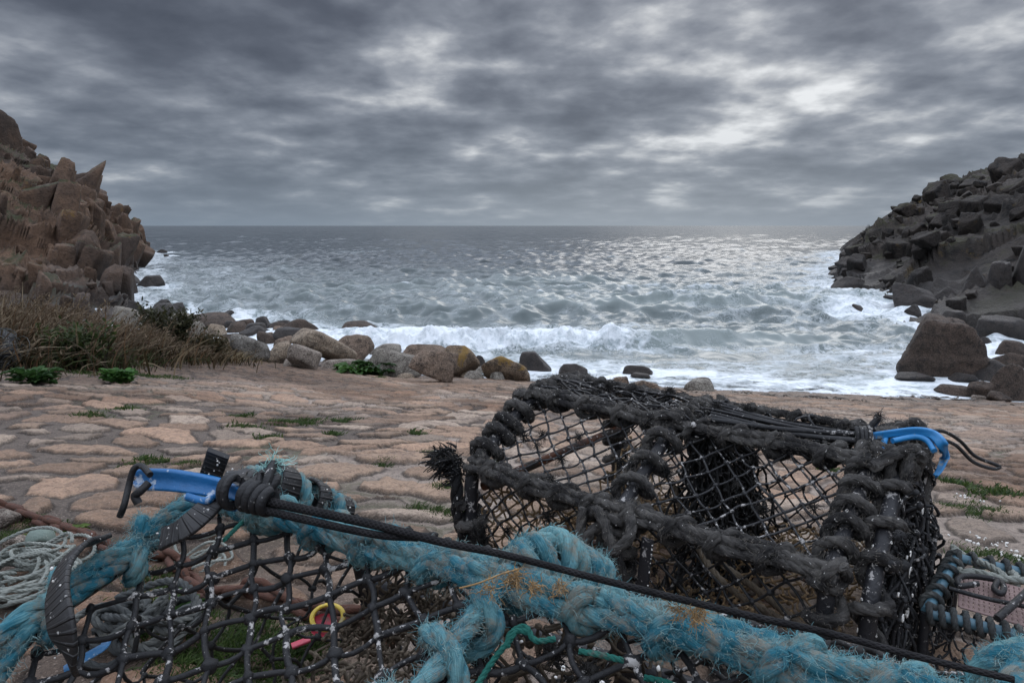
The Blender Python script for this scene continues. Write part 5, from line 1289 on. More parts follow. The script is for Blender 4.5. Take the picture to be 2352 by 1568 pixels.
netpart('top_net', pr, [(R(0.0, 0.0, 0.384), R(0.43, 0.0, 0.384), R(0.43, -0.19, 0.384), R(0.0, -0.19, 0.384), 9, 13), (R(0.02, -0.01, 0.394), R(0.45, -0.01, 0.39), R(0.42, -0.18, 0.392), R(0.0, -0.18, 0.394), 7, 11),
                        (R(0.40, 0.0, 0.380), R(0.775, 0.0, 0.380), R(0.775, -0.19, 0.380), R(0.4, -0.19, 0.380), 15, 7)], 'net_bar', r=0.0026, knot=2.2, jit=0.008, slack=0.008, sag=(0, 0, -0.012))
mb = MB()
for k in range(4):
    o = 0.009 * k
    net(mb, R(0.835 + o, 0.19, 0.02), R(0.79 + o, -0.43, -0.04), R(0.775 + o, -0.30, 0.35), R(0.82 + o, 0.05, 0.335), 30, 9, 0.0030, knot=2.0, jit=0.011, slack=0.012, sag=RU * (0.005 + 0.008 * k))
S = rng.uniform(0, 1, (70, 2)); pk = np.array([R(0.845 - 0.05 * a + 0.02 * rng.uniform(), 0.19 - 0.6 * a, 0.03 + 0.29 * b) for a, b in S]); blobs(mb, pk, rng.uniform(0.006, 0.014, 70), 2, rough=0.35)
for c in pk[:40]: tuft(mb, c, 60, 0.018, 0.0006, r0=0.010)
mb.build('end_net', M['net_black'], pr)
mb = MB(); S = rng.uniform(0, 1, (75, 2)); P = np.array([R(0.862 - 0.05 * a + 0.02 * rng.uniform(), 0.19 - 0.6 * a, 0.02 + 0.3 * b) for a, b in S]); worms(mb, P[:34], np.tile(RU, (34, 1)), 0.012, 0.0013)
tag(mb.build('worm_crust', M['shell_white'], pr), kind='stuff')
mb = MB()
for k in range(5): net(mb, R(0.42 + 0.03 * k, 0.10, 0.0), R(0.43 + 0.03 * k, -0.36, -0.02), R(0.41 + 0.01 * k, -0.20, 0.36), R(0.41 + 0.012 * k, 0.0, 0.355), 20, 8, 0.0028, knot=2.0, jit=0.012, slack=0.012)
mb.build('parlour_net', M['net_clean'], pr, )
TN = dict(r=0.0024, knot=1.8, jit=0.003, slack=0.005, n=5, warp=0.06)
netpart('floor_net', pr, [(R(0.02, 0.20, 0.02), R(0.40, 0.20, 0.02), R(0.40, -0.36, 0.0), R(0.05, -0.30, 0.05), 20, 24)], 'twine_tan', sag=(0, 0, 0.06), **TN)
netpart('floor_net', pr, [(R(0.43, 0.16, 0.03), R(0.76, 0.16, 0.02), R(0.76, -0.30, 0.10), R(0.46, -0.34, 0.05), 24, 26)], 'twine_tan', sag=(0, 0, 0.02), **TN)
netpart('inner_net', pr, [(R(0.01, 0.225, 0.0), R(0.38, 0.215, 0.01), R(0.38, 0.18, 0.22), R(0.02, 0.20, 0.235), 24, 16)], 'twine_tan', sag=RW * 0.0 + np.array([0.01, 0.03, 0]), **TN)
netpart('inner_net', pr, [(R(0.10, -0.05, 0.06), R(0.36, -0.05, 0.06), R(0.40, -0.25, 0.10), R(0.12, -0.28, 0.22), 18, 14)], 'twine_tan', sag=(0, 0, -0.03), **TN)
rope_part('inner_rope', pr, [spline([R(0.20, -0.30, 0.30), R(0.19, -0.22, 0.21), R(0.24, -0.12, 0.12), R(0.36, -0.05, 0.09), R(0.52, 0.02, 0.10), R(0.68, 0.06, 0.06), R(0.75, 0.1, 0.05)], 120), spline([R(0.39, 0.0, 0.24), R(0.46, 0.05, 0.17), R(0.56, 0.12, 0.12), R(0.70, 0.14, 0.09)], 90)], 0.0075, 'twine_dun', 'fibre_tan', 500, 0.008)
# the cords that pull the door shut, their hook, and the loop beyond it
mb = MB()
hk = onz(1988, 1008, 0.405)
for k in range(7):
    a = R(0.405 + 0.01 * k, -0.165 + 0.026 * k, 0.398); b = hk + np.array([rng.uniform(-0.006, 0.006), rng.uniform(-0.02, 0.02), rng.uniform(-0.010, 0.006)])
    tube(mb, spline([a, (a + b) / 2 + np.array([0, 0, -0.006 + rng.uniform(-0.004, 0.004)]), b], 24), 0.0036 if k < 5 else 0.0055, n=7)
coil = coil_path(spline([hk + np.array([-0.016, 0.006, 0]), hk + np.array([0.012, -0.004, 0])], 20), 0.016, 0.004, 4, snap=0.2); tube(mb, coil, 0.0045, n=7)
tube(mb, spline([hk + np.array([0, 0.0, 0.012]), hk + np.array([0.012, 0.0, 0.030]), hk + np.array([0.020, 0.0, 0.040])], 12), 0.0065, n=7)
tuft(mb, hk + np.array([0.022, 0, 0.043]), 70, 0.020, 0.0007, r0=0.004)
mb.build('elastic_cord', M['cord_black'], pr)
mb = MB()
HP = [onz(1985, 1004, 0.41), onz(2040, 997, 0.415), onz(2100, 991, 0.42), onz(2140, 999, 0.42), onz(2163, 1022, 0.41), aty(2168, 1050, 1.215), aty(2158, 1078, 1.20), aty(2148, 1092, 1.19)]
sec = np.array([(-0.010, 0.010), (-0.003, 0.010), (-0.002, 0.003), (0.010, 0.003), (0.010, -0.004), (-0.002, -0.004), (-0.003, -0.010), (-0.010, -0.010)]) * 0.70
sweep(mb, spline(HP, 70), sec, np.concatenate([np.linspace(0.8, 1.15, 40), np.linspace(1.15, 0.55, 30)])[:len(spline(HP, 70))] if len(spline(HP, 70)) <= 70 else 1.0, up=(-0.2, -0.75, 0.6))
tube(mb, spline([onz(2035, 1000, 0.41), onz(2028, 1022, 0.40), onz(2022, 1042, 0.395), onz(2008, 1048, 0.39)], 16), 0.006, n=8)
tube(mb, spline([onz(2050, 1012, 0.408), onz(2100, 1003, 0.412), onz(2130, 1012, 0.41), onz(2146, 1035, 0.40)], 24), 0.0055, n=8)
mb.build('hook', M['hook_cyan'], pr)
mb = MB(); tube(mb, spline([aty(2118, 990, 1.30), aty(2165, 990, 1.31), aty(2205, 1012, 1.32), aty(2240, 1047, 1.32), aty(2285, 1066, 1.31), aty(2296, 1072, 1.31), aty(2280, 1076, 1.30), aty(2235, 1060, 1.29), aty(2195, 1022, 1.28), aty(2150, 1004, 1.27)], 90), 0.0036, n=7)
mb.build('cord_loop', M['cord_black'], pr)
# frayed rope end sticking out on the left
fe = spline([R(0.0, 0.25, 0.06), R(-0.02, 0.255, 0.14), R(-0.028, 0.25, 0.20), R(-0.045, 0.24, 0.238), R(-0.075, 0.235, 0.252)], 50)
mb = MB(); rope(mb, fe, 0.015); E = 130; d0 = nrm(np.array([-0.85, -0.1, 0.22]) + rng.normal(0, 0.33, (E, 3)))
fuzz(mb, (fe[-1] + rng.normal(0, 0.012, (E, 3)), d0, d0), 0.042, 0.0030, K=6, curl=0.30, along=0.05, n=5)
for q in (-6, -10, -14):
    E = 60; d0 = nrm(np.array([-0.8, -0.1, 0.2]) + rng.normal(0, 0.5, (E, 3))); fuzz(mb, (fe[q] + rng.normal(0, 0.012, (E, 3)), d0, d0), 0.030, 0.0022, K=5, curl=0.4, along=0.05, n=5)
E = 200; d0 = nrm(np.array([-0.7, 0.1, 0.3]) + rng.normal(0, 0.5, (E, 3))); fuzz(mb, (fe[-3] + rng.normal(0, 0.014, (E, 3)), d0, d0), 0.045, 0.0005, m=1, curl=0.9)
mb.build('frayed_rope_end', [M['rope_black'], M['fibre_grey']], pr)
# the flat plastic strap hanging on the near side
mb = MB(); st = spline([R(0.475, 0.265, 0.235), R(0.470, 0.270, 0.13), R(0.468, 0.262, 0.02)], 24); sweep(mb, st, rrect(0.024, 0.005, 0.0015, 1), up=tuple(RW))
blobs(mb, [st[int(q * (len(st) - 1))] + RU * 0.0115 + RW * 0.002 for q in rng.uniform(0.05, 0.95, 26)], rng.uniform(0.0008, 0.0022, 26), 1, m=1)
mb.build('strap', [M['bar_black'], M['shell_white']], pr)
# growth hanging on the foot and the edges
mb = MB()
for c, n, L in ((R(0.05, 0.26, 0.07), 900, 0.045), (R(0.08, 0.26, 0.03), 600, 0.04), (R(0.03, 0.25, 0.02), 500, 0.04), (R(0.23, 0.24, 0.20), 160, 0.022), (R(0.40, 0.27, 0.05), 400, 0.03), (R(0.6, 0.25, 0.03), 500, 0.03), (R(0.83, 0.22, 0.10), 300, 0.025), (R(0.68, 0.24, 0.06), 500, 0.035), (R(0.55, 0.24, 0.10), 400, 0.03), (R(0.74, 0.24, 0.12), 400, 0.03), (R(0.62, 0.1, 0.02), 600, 0.04), (R(0.5, 0.1, 0.02), 600, 0.04), (R(0.5, -0.13, 0.40), 160, 0.018), (R(0.44, -0.1, 0.40), 200, 0.018), (R(0.30, -0.15, 0.405), 200, 0.016), (R(0.15, -0.12, 0.40), 200, 0.016)):
    tuft(mb, c, n, L, 0.0006, r0=L * 0.55)
for k in range(90):
    u = rng.uniform(0, 0.8); w, z = [(0.0, 0.374), (0.228, 0.25), (-0.19, 0.372), (0.12, 0.31), (0.235, 0.12), (-0.09, 0.38)][k % 6]
    tuft(mb, R(u, w + rng.normal(0, 0.02), z + rng.normal(0, 0.012)), int(rng.uniform(25, 90)), rng.uniform(0.012, 0.026), 0.0007, r0=0.008)
mb.build('weed_growth', M['fibre_black'], pr)

# ------------------------------------------------------------------ pot bound with blue rope, in front
BU = np.array([0.876, -0.482, 0]); BW = np.array([0.482, 0.876, 0]); B0 = np.array([-0.447, 0.988, 0])
def B(u, w, z): return B0 + BU * (u + (0.27 * w if w > 0 else 0)) + BW * w + np.array([0, 0, z])
pb = empty('lobster_pot', B(0.5, -0.05, 0.0), 'lobster pot bound with frayed blue rope, nearest the camera', 'lobster pot', GR)
PB = [(-0.37, 0.0), (-0.345, 0.25), (-0.28, 0.325), (0.0, 0.392), (0.075, 0.392), (0.215, 0.285), (0.27, 0.0)]
def hoopB(u): return roundpoly([B(u, w, z) for w, z in PB], 0.05)
BL = dict(mat='rope_blue', fm='fibre_blue', fuzz_n=7000, flen=0.0125, frad=0.00032)
def secB(u, a, b): return spline([B(u, *PB[a]), B(u, *PB[b])], 80)
for u in (0.0, 0.50, 0.985):
    h = bar('hoop', pb, hoopB(u), 0.0128, worm=22)
    near = np.vstack([secB(u, 2, 3)[::-1], secB(u, 1, 2)[::-1][1:]]); far = np.vstack([secB(u, 3, 4), secB(u, 4, 5)[1:]])
    if u == 0: ps = [hitch_path(seg(near, 0.05, 1), 0.0135, 0.0125, 3, th0=PI / 2 - 0.4, along=0.55), seg(near, 0.0, 1) + np.array([0.014, -0.010, 0.012]), coil_path(seg(far, 0.05, 0.97), 0.0125, 0.0125, 6, snap=0.3), hitch_path(secB(u, 0, 1)[::-1], 0.0135, 0.0125, 3)]
    elif u < 0.8: ps = [coil_path(seg(near, 0.13, 1), 0.0135, 0.0135, 4, snap=0.25, d=-1), seg(near, 0.06, 1) + np.array([0.004, -0.010, 0.012]), coil_path(seg(far, 0.08, 0.85), 0.0135, 0.0130, 6, snap=0.3), seg(far, 0.0, 0.9) + np.array([0.0, 0, 0.020])]
    else: ps = [coil_path(seg(near, 0.10, 1), 0.0135, 0.0130, 4, snap=0.5, d=-1), coil_path(seg(far, 0.05, 0.9), 0.0135, 0.0130, 5, snap=0.3), seg(far, 0.0, 0.95) + np.array([0.0, 0, 0.020])]
    rope_part('rope_wrap', h, ps, 0.0118, **BL)
def railB(w, z, nh, extra, u0, u1, rr=0.0112, th0=PI / 2, br=0.0085, d=1, n2=None):
    P = spline([B(u0, w, z), B(0.5, w, z - 0.004), B(u1, w, z)], 160); b = bar('rail', pb, P, br, worm=20)
    ps = [hitch_path(P, br, rr, nh, th0=th0, d=d, along=0.55)]
    for off in extra:
        T, N, Bn = frames(P, (0, 0, 1)); wv = 0.004 * np.sin(np.linspace(0, 1, len(P)) * 26 + off * 31)[:, None]
        ps.append(P + N * (math.sin(off) * (br + rr * 0.8)) + Bn * (math.cos(off) * (br + rr * 0.8)) + N * wv)
    rope_part('rope_binding', b, ps, rr, **BL)
railB(0.0, 0.384, 11, [0.3, 2.1], 0.02, 1.10, th0=PI / 2 + 0.15, br=0.007)
Pk = spline([B(0.0, 0.245, 0.15), B(1.0, 0.245, 0.15)], 80); bar('rail', pb, Pk, 0.0135)
bar('rail', pb, spline([B(0, -0.345, 0.25), B(1.0, -0.345, 0.25)], 60), 0.0135); bar('rail', pb, spline([B(0, -0.37, 0.01), B(1.0, -0.37, 0.01)], 60), 0.0135); bar('rail', pb, spline([B(0, 0.27, 0.01), B(1.0, 0.27, 0.01)], 60), 0.0125, 'bar_rusty')
bar('cross_bar', pb, spline([B(0.0, -0.36, 0.01), B(0.0, 0.27, 0.01)], 30), 0.012, 'bar_rusty')
NBB = dict(r=0.0036, knot=2.1, jit=0.003, slack=0.0028, warp=0.03, ksub=2, n=7)
def NP(a, b, nu, nv, **k): return (B(a, -0.335, 0.275), B(b, -0.335, 0.275), B(b, -0.008, 0.378), B(a, -0.008, 0.378), nu, nv)
netpart('side_net', pb, [NP(0.01, 0.5, 14, 10)], 'net_black', sag=(0, 0.01, -0.02), **NBB)
netpart('side_net', pb, [NP(0.5, 0.99, 14, 10)], 'net_black', sag=(0, 0.01, -0.02), **NBB)
netpart('side_net', pb, [(B(0.0, 0.26, 0.02), B(1.0, 0.26, 0.02), B(1.0, 0.225, 0.285), B(0.0, 0.225, 0.285), 24, 7), (B(0.02, 0.215, 0.29), B(1.0, 0.215, 0.29), B(1.0, 0.02, 0.38), B(0.02, 0.02, 0.375), 24, 6)], 'net_clean', r=0.0036, knot=2.2, jit=0.005, slack=0.004, warp=0.03)
netpart('end_net', pb, [(B(0.0, -0.36, 0.02), B(0.0, 0.25, 0.02), B(0.0, 0.21, 0.29), B(0.0, -0.33, 0.26), 12, 6)], 'net_clean', r=0.0030, knot=2.1, jit=0.006, slack=0.01)
DN = dict(r=0.0022, knot=1.8, jit=0.005, slack=0.007, n=5, warp=0.08)
netpart('inner_net', pb, [(onz(560, 1640, 0.20), onz(1010, 1640, 0.22), onz(1010, 1370, 0.20), onz(800, 1430, 0.16), 20, 18)], 'twine_dun', sag=(0, 0, -0.03), **DN)
netpart('inner_net', pb, [(onz(770, 1480, 0.12), onz(1060, 1440, 0.2), onz(1030, 1310, 0.27), onz(860, 1300, 0.27), 16, 14)], 'twine_dun', sag=(0, 0.02, -0.03), **DN)
netpart('inner_net', pb, [(onz(960, 1660, 0.27), onz(1560, 1680, 0.25), onz(1480, 1440, 0.30), onz(1130, 1370, 0.33), 16, 10)], 'twine_dun', sag=(0, 0, -0.03), r=0.0024, knot=1.9, jit=0.008, slack=0.01, n=5, warp=0.1)
# blue hook, its lashing and the long braided cord
mb = MB()
HB = spline([onz(319, 1100, 0.462), onz(345, 1103, 0.464), onz(400, 1106, 0.464), onz(470, 1116, 0.462), onz(520, 1127, 0.460), onz(556, 1138, 0.458)], 90)
sec = np.array([(-0.0065, -0.014), (0.0065, -0.015), (0.0085, -0.011), (0.0045, -0.007), (0.0045, 0.006), (0.0095, 0.011), (0.0090, 0.016), (0.0, 0.0185), (-0.0085, 0.016)]) * np.array([1.0, 0.86])
sc = np.interp(np.linspace(0, 1, len(HB)), [0, 0.03, 0.10, 0.35, 0.7, 0.85, 1], [0.35, 0.75, 1.0, 1.05, 0.92, 0.70, 0.62]); sweep(mb, HB, sec, np.stack([np.full(len(HB), 1.0), sc], 1), up=(0.12, 0.45, 0.9))
tube(mb, spline([onz(430, 1140, 0.452), onz(470, 1150, 0.452), onz(490, 1138, 0.456)], 14), 0.0055, n=8)
tube(mb, spline([onz(498, 1125, 0.455), onz(505, 1145, 0.448), onz(522, 1160, 0.44), onz(545, 1166, 0.436)], 16), np.linspace(0.010, 0.005, len(spline([onz(498, 1125, 0.455), onz(505, 1145, 0.448), onz(522, 1160, 0.44), onz(545, 1166, 0.436)], 16))), n=9)
mb.build('hook', M['hook_blue'], pb)
mb = MB(); kn = onz(556, 1133, 0.463)
dirc = nrm(onz(700, 1172, 0.46) - onz(556, 1133, 0.463))
tube(mb, coil_path(spline([kn - dirc * 0.020, kn - dirc * 0.006], 20), 0.0145, 0.004, 2, snap=0.1), 0.0055, n=8)
tube(mb, coil_path(spline([kn + dirc * 0.002, kn + dirc * 0.05], 20), 0.011, 0.004, 4, snap=0.2, d=-1), 0.0065, n=8)
tube(mb, spline([kn + dirc * 0.05 + np.array([0, 0, 0.008]), onz(612, 1122, 0.475), onz(618, 1095, 0.487), onz(628, 1064, 0.497)], 24), 0.0065, n=8)
tube(mb, spline([kn + dirc * 0.03, kn + np.array([0.02, 0.02, 0.018]), kn + np.array([0.045, 0.0, 0.02]), kn + np.array([0.03, -0.02, 0.0])], 24), 0.0065, n=8)
S = (np.tile(onz(629, 1062, 0.498), (45, 1)) + rng.normal(0, 0.004, (45, 3)), nrm(np.array([0.4, 0.2, 0.6]) + rng.normal(0, 0.6, (45, 3))), nrm(rng.normal(0, 1, (45, 3)))); fuzz(mb, S, 0.034, 0.0006, m=1, K=8, curl=1.0)
tube(mb, spline([onz(345, 1090, 0.485), onz(325, 1070, 0.490), onz(307, 1078, 0.485), onz(296, 1115, 0.465), onz(285, 1160, 0.445), onz(275, 1185, 0.43)], 40), 0.0042, n=8)
tube(mb, spline([onz(342, 1108, 0.474), onz(322, 1128, 0.466), onz(310, 1138, 0.46), onz(318, 1156, 0.45)], 20), 0.0052, n=8)
mb.build('cord_lashing', [M['cord_black'], M['fibre_pale']], pb)['kind'] = 'stuff'
mb = MB()
cp = [onz(585, 1145, 0.462), onz(840, 1200, 0.458), onz(1010, 1243, 0.456), onz(1170, 1276, 0.455), onz(1400, 1335, 0.455), onz(1700, 1408, 0.455), onz(1900, 1452, 0.456), onz(2100, 1505, 0.458), onz(2330, 1560, 0.46)]
P = spline(cp, 200); tube(mb, P, np.interp(np.linspace(0, 1, len(P)), [0, 0.4, 1], [0.0060, 0.0037, 0.0026]), n=12)
c2 = [q + np.array([0.003, -0.008, -0.009]) for q in cp[:2]] + [onz(960, 1236, 0.448)]; P = spline(c2, 120); tube(mb, P, np.linspace(0.0052, 0.0036, len(P)), n=12)
mb.build('braided_cord', M['braid'], pb)
# strips of old tyre lashed round the frame
def tyre(px, width, th=0.0065, up=(0, -0.8, 0.6), tw=0.0):
    mb = MB(); P = spline(px, 40); sweep(mb, P, rrect(width, th, 0.002, 2), up=up, twist=tw)
    S = surf(P, width * 0.3, 16); blobs(mb, S[0] + np.array(nrm(np.array(up))) * th * 0.4, rng.uniform(0.0007, 0.002, len(S[0])), 1, m=1); return mb.build('tyre_strip', [M['tyre'], M['shell_white']], pb)
tyre([onz(232, 1238, 0.40), onz(185, 1256, 0.405), onz(148, 1300, 0.40), onz(132, 1360, 0.39), onz(140, 1430, 0.37), onz(152, 1490, 0.34), onz(165, 1520, 0.31)], 0.036, up=(-0.3, -0.8, 0.4))
tyre([onz(545, 1085, 0.452), onz(520, 1120, 0.452), onz(478, 1165, 0.445), onz(425, 1210, 0.43), onz(372, 1238, 0.41)], 0.030, up=(0.1, -0.6, 0.7))
tyre([onz(502, 1040, 0.50), onz(492, 1070, 0.475), onz(478, 1110, 0.445)], 0.030, up=(0.2, -0.9, 0.1))
fl_ = resample(np.vstack([secB(0.0, 3, 4), secB(0.0, 4, 5)[1:]]), n=100)
for k, rad, wd, a0, a1 in ((34, 0.034, 0.036, -2.2, 1.9), (62, 0.034, 0.026, -2.0, 1.8), (84, 0.030, 0.026, -1.6, 1.4), (14, 0.030, 0.026, -1.2, 1.6)):
    T = nrm(fl_[k + 1] - fl_[k - 1]); N_ = nrm(np.array([0, 0, 1.0]) - T * T[2]); S_ = np.cross(T, N_)
    P = np.array([fl_[k] + T * 0.012 * math.sin(a) + rad * (math.cos(a) * N_ + math.sin(a) * S_) * (1 + 0.06 * math.sin(3 * a)) for a in np.linspace(a0, a1, 30)])
    mb = MB(); sweep(mb, P, rrect(0.0065, wd, 0.002, 2), up=tuple(T)); S = surf(P, rad * 0.15, 8); blobs(mb, S[0], rng.uniform(0.001, 0.0025, len(S[0])), 1, m=1); mb.build('tyre_strip', [M['tyre'], M['shell_white']], pb)
# green twine, brown tufts, black growth and crust
for pts in ([(1080, 1600), (1130, 1520), (1172, 1468), (1186, 1448), (1215, 1452)], [(1165, 1485), (1172, 1455), (1205, 1438), (1230, 1470), (1275, 1466)], [(1330, 1494), (1380, 1503), (1432, 1516)], [(1480, 1555), (1530, 1566), (1580, 1590)], [(515, 1240), (540, 1215), (560, 1195)]):
    mb = MB(); rope(mb, spline([onz(x, y, 0.385 - 0.0002 * max(0, y - 1440)) for x, y in pts], 40), 0.0032); mb.build('green_twine', M['rope_green'], pb)
mb = MB()
for x, y, n, L in ((1185, 1325, 90, 0.018), (1225, 1350, 60, 0.016), (1600, 1408, 110, 0.018), (1285, 1350, 50, 0.015), (1560, 1400, 50, 0.014), (1130, 1350, 40, 0.016)): tuft(mb, onz(x, y, 0.440), n, L, 0.0005, r0=0.010, curl=1.1)
tube(mb, spline([onz(1055, 1350, 0.45), onz(1100, 1338, 0.455), onz(1150, 1318, 0.462), onz(1190, 1306, 0.46)], 24), 0.0009, n=5)
mb.build('brown_tuft', M['fibre_tan'], pb)['kind'] = 'stuff'
mb = MB(); mc = MB()
for k in range(75):
    u = rng.uniform(0.50, 1.08); w = rng.uniform(-0.34, -0.03); z = 0.378 + w * 0.33 - rng.uniform(0.0, 0.05); c = B(u, w, z)
    blobs(mb, [c], [rng.uniform(0.006, 0.015)], 2, rough=0.4); tuft(mb, c, 130, 0.016, 0.0006, r0=0.014)
    if k % 2: worms(mc, c + rng.normal(0, 0.012, (2, 3)) + np.array([0, 0, 0.010]), nrm(np.array([[0, -0.5, 0.8]] * 2)), 0.008, 0.0011); blobs(mc, c + rng.normal(0, 0.015, (3, 3)) + np.array([0, 0, 0.01]), rng.uniform(0.0012, 0.003, 3), 2, rough=0.2)
mb.build('weed_growth', M['weed_black'], pb); tag(mc.build('worm_crust', M['shell_white'], pb), kind='stuff')

# ------------------------------------------------------------------ corner of a third pot on the right
c0 = onz(2215, 1330, 0.17)
pc = empty('lobster_pot', (c0[0] + 0.1, c0[1], 0.0), 'small lobster pot of pale blue pipes with a perforated lid at the right edge', 'lobster pot', GR)
zc_ = 0.16
q = [onz(2128, 1405, zc_), onz(2198, 1280, zc_ + 0.01), onz(2420, 1330, zc_), onz(2470, 1492, zc_)]
for a, b in ((0, 1), (1, 2), (0, 3)):
    P = spline([q[a], q[b]], 60); bb = bar('rail', pc, P, 0.0090, 'pipe_sky')
    rope_part('rope_wrap', bb, [coil_path(P, 0.0092, 0.005, 6 if (a, b) != (0, 3) else 11, snap=0.6)], 0.0052, 'rope_slate')
for k in (0, 1, 3): bar('leg', pc, spline([q[k], q[k] * np.array([1, 1, 0]) + np.array([0, 0, 0.0])], 12), 0.0085, 'bar_black')
g0 = q[0] * np.array([1, 1, 0]); g3 = q[3] * np.array([1, 1, 0])
netpart('side_net', pc, [(g0, g3, q[3], q[0], 22, 9), (g0, q[1] * np.array([1, 1, 0]), q[1], q[0], 12, 9)], 'net_bar', r=0.0018, knot=2.0, jit=0.003, slack=0.004)
mb = MB(); A_, B_, C_, D_ = onz(2205, 1392, zc_ + 0.014), onz(2440, 1462, zc_ + 0.014), onz(2420, 1372, zc_ + 0.014), onz(2208, 1314, zc_ + 0.014)
nu, nv = 18, 9
for i in range(nu + 1):
    t = i / nu; sweep(mb, np.array([A_ * (1 - t) + B_ * t, D_ * (1 - t) + C_ * t]), rrect(0.0065, 0.003, 0.001, 1))
for j in range(nv + 1):
    t = j / nv; sweep(mb, np.array([A_ * (1 - t) + D_ * t, B_ * (1 - t) + C_ * t]), rrect(0.0065, 0.0032, 0.001, 1))
mb.build('perforated_lid', M['plate_mauve'], pc)
mb = MB(); zz = zc_ + 0.03
tube(mb, spline([onz(2245, 1340, zz), onz(2205, 1345, zz), onz(2200, 1330, zz), onz(2225, 1322, zz), onz(2285, 1330, zz), onz(2305, 1345, zz), onz(2300, 1362, zz), onz(2284, 1352, zz), onz(2292, 1334, zz)], 60), 0.0052, n=9)
tube(mb, spline([onz(2180, 1350, zz), onz(2260, 1372, zz), onz(2370, 1395, zz)], 30), 0.0040, n=7); tube(mb, spline([onz(2290, 1420, zz), onz(2330, 1385, zz + 0.01), onz(2390, 1330, zz + 0.01)], 30), 0.0062, n=8)
mb.build('hook_cord', M['cord_black'], pc)
rope_part('pale_rope', pc, [spline([onz(2188, 1255, 0.10), onz(2225, 1282, 0.12), onz(2280, 1305, 0.14), onz(2330, 1318, 0.17), onz(2335, 1345, 0.17)], 60), spline([onz(2190, 1290, 0.15), onz(2250, 1290, 0.175), onz(2300, 1318, 0.18), onz(2318, 1350, 0.16)], 60), spline([onz(2192, 1262, 0.1), onz(2205, 1310, 0.17), onz(2240, 1312, 0.18), onz(2290, 1325, 0.18), onz(2360, 1335, 0.18)], 60)], 0.0066, 'rope_pale')

# ------------------------------------------------------------------ loose things on the stones
def gz(p, dz=0.0):
    z, _ = ground_full(np.array([p[0]]), np.array([p[1]])); return np.array([p[0], p[1], float(z[0]) + dz])
path = resample(spline([gz(ongr(x, y), 0.012) for x, y in ((-60, 1180), (30, 1196), (110, 1216), (185, 1240), (255, 1272), (330, 1292), (405, 1312), (436, 1352), (490, 1378), (565, 1386), (640, 1405), (710, 1432), (780, 1440), (860, 1440))], 200), 0.043)
ch = empty('chain', path[len(path) // 2], 'rusty iron chain lying across the stones behind and through the blue roped pot', 'chain')
st = np.array([(0.022 * math.cos(a) + 0.014 * np.sign(math.cos(a)), 0.020 * math.sin(a)) for a in np.linspace(0, 2 * PI, 29)[:-1]])
th = np.arange(8) * PI / 4
for k in range(len(path) - 1):
    mb = MB(); c = (path[k] + path[k + 1]) / 2; d = nrm(path[k + 1] - path[k]); s1 = nrm(np.cross(d, [0, 0, 1])); up = np.cross(s1, d)
    a = rng.uniform(-0.4, 0.4) + (0.35 if k % 2 else 1.05); sd_ = s1 * math.cos(a) + up * math.sin(a)
    Pl = c + st[:, :1] * d + st[:, 1:] * sd_ + up * 0.006; T = nrm(np.roll(Pl, -1, 0) - np.roll(Pl, 1, 0)); N = nrm(np.cross(T, np.cross(d, sd_))); Bn = np.cross(T, N)
    V = Pl[:, None] + 0.0082 * (np.cos(th)[None, :, None] * N[:, None] + np.sin(th)[None, :, None] * Bn[:, None]); n_ = len(Pl)
    i, j = np.meshgrid(np.arange(n_), np.arange(8), indexing='ij'); i, j = i.ravel(), j.ravel(); i2 = (i + 1) % n_; j2 = (j + 1) % 8
    mb.add(V.reshape(-1, 3), quads=np.stack([i * 8 + j, i2 * 8 + j, i2 * 8 + j2, i * 8 + j2], 1)); mb.build('link', M['rust_chain'], ch)
# coil of pale line at the left edge
def tangle(name, px, py, n, rad, R_, mat, label, cat, seed, sx=1.0, zs=0.05, fm=None):
    r_ = np.random.default_rng(seed); c = gz(ongr(px, py)); mb = MB()
    for k in range(n):
        rr = rad * r_.uniform(0.45, 1.1); o = c + np.array([r_.normal(0, rad * 0.35 * sx), r_.normal(0, rad * 0.35), 0]); e = r_.uniform(0.45, 1.0); a0 = r_.uniform(0, 6.3); tot = r_.uniform(3.5, 7.5); ro = r_.uniform(0, 3.1)
        pts = []
        for t in np.linspace(0, tot, 14):
            x, y = rr * math.cos(a0 + t), rr * e * math.sin(a0 + t); pts.append(o + np.array([x * math.cos(ro) - y * math.sin(ro), x * math.sin(ro) + y * math.cos(ro), 0.006 + zs * (k / n) + 0.012 * math.sin(2.3 * t + k)]))
        P = spline(pts, 90); rope(mb, P, R_, n=6)
    o = mb.build(name, M[mat], origin=c); return tag(o, label, cat)
tangle('rope_coil', 40, 1350, 22, 0.105, 0.0042, 'rope_pale', 'loose coil of pale grey line heaped at the left edge beside the green float', 'rope', 5)
tangle('rope_tangle', 330, 1470, 13, 0.085, 0.0075, 'rope_slate', 'tangle of grey green rope inside the left end of the blue roped pot', 'rope', 8, zs=0.06)
tangle('rope_tangle', 470, 1300, 4, 0.06, 0.0035, 'rope_pale', 'thin pale loop of line lying behind the net of the blue roped pot', 'rope', 9, zs=0.02)
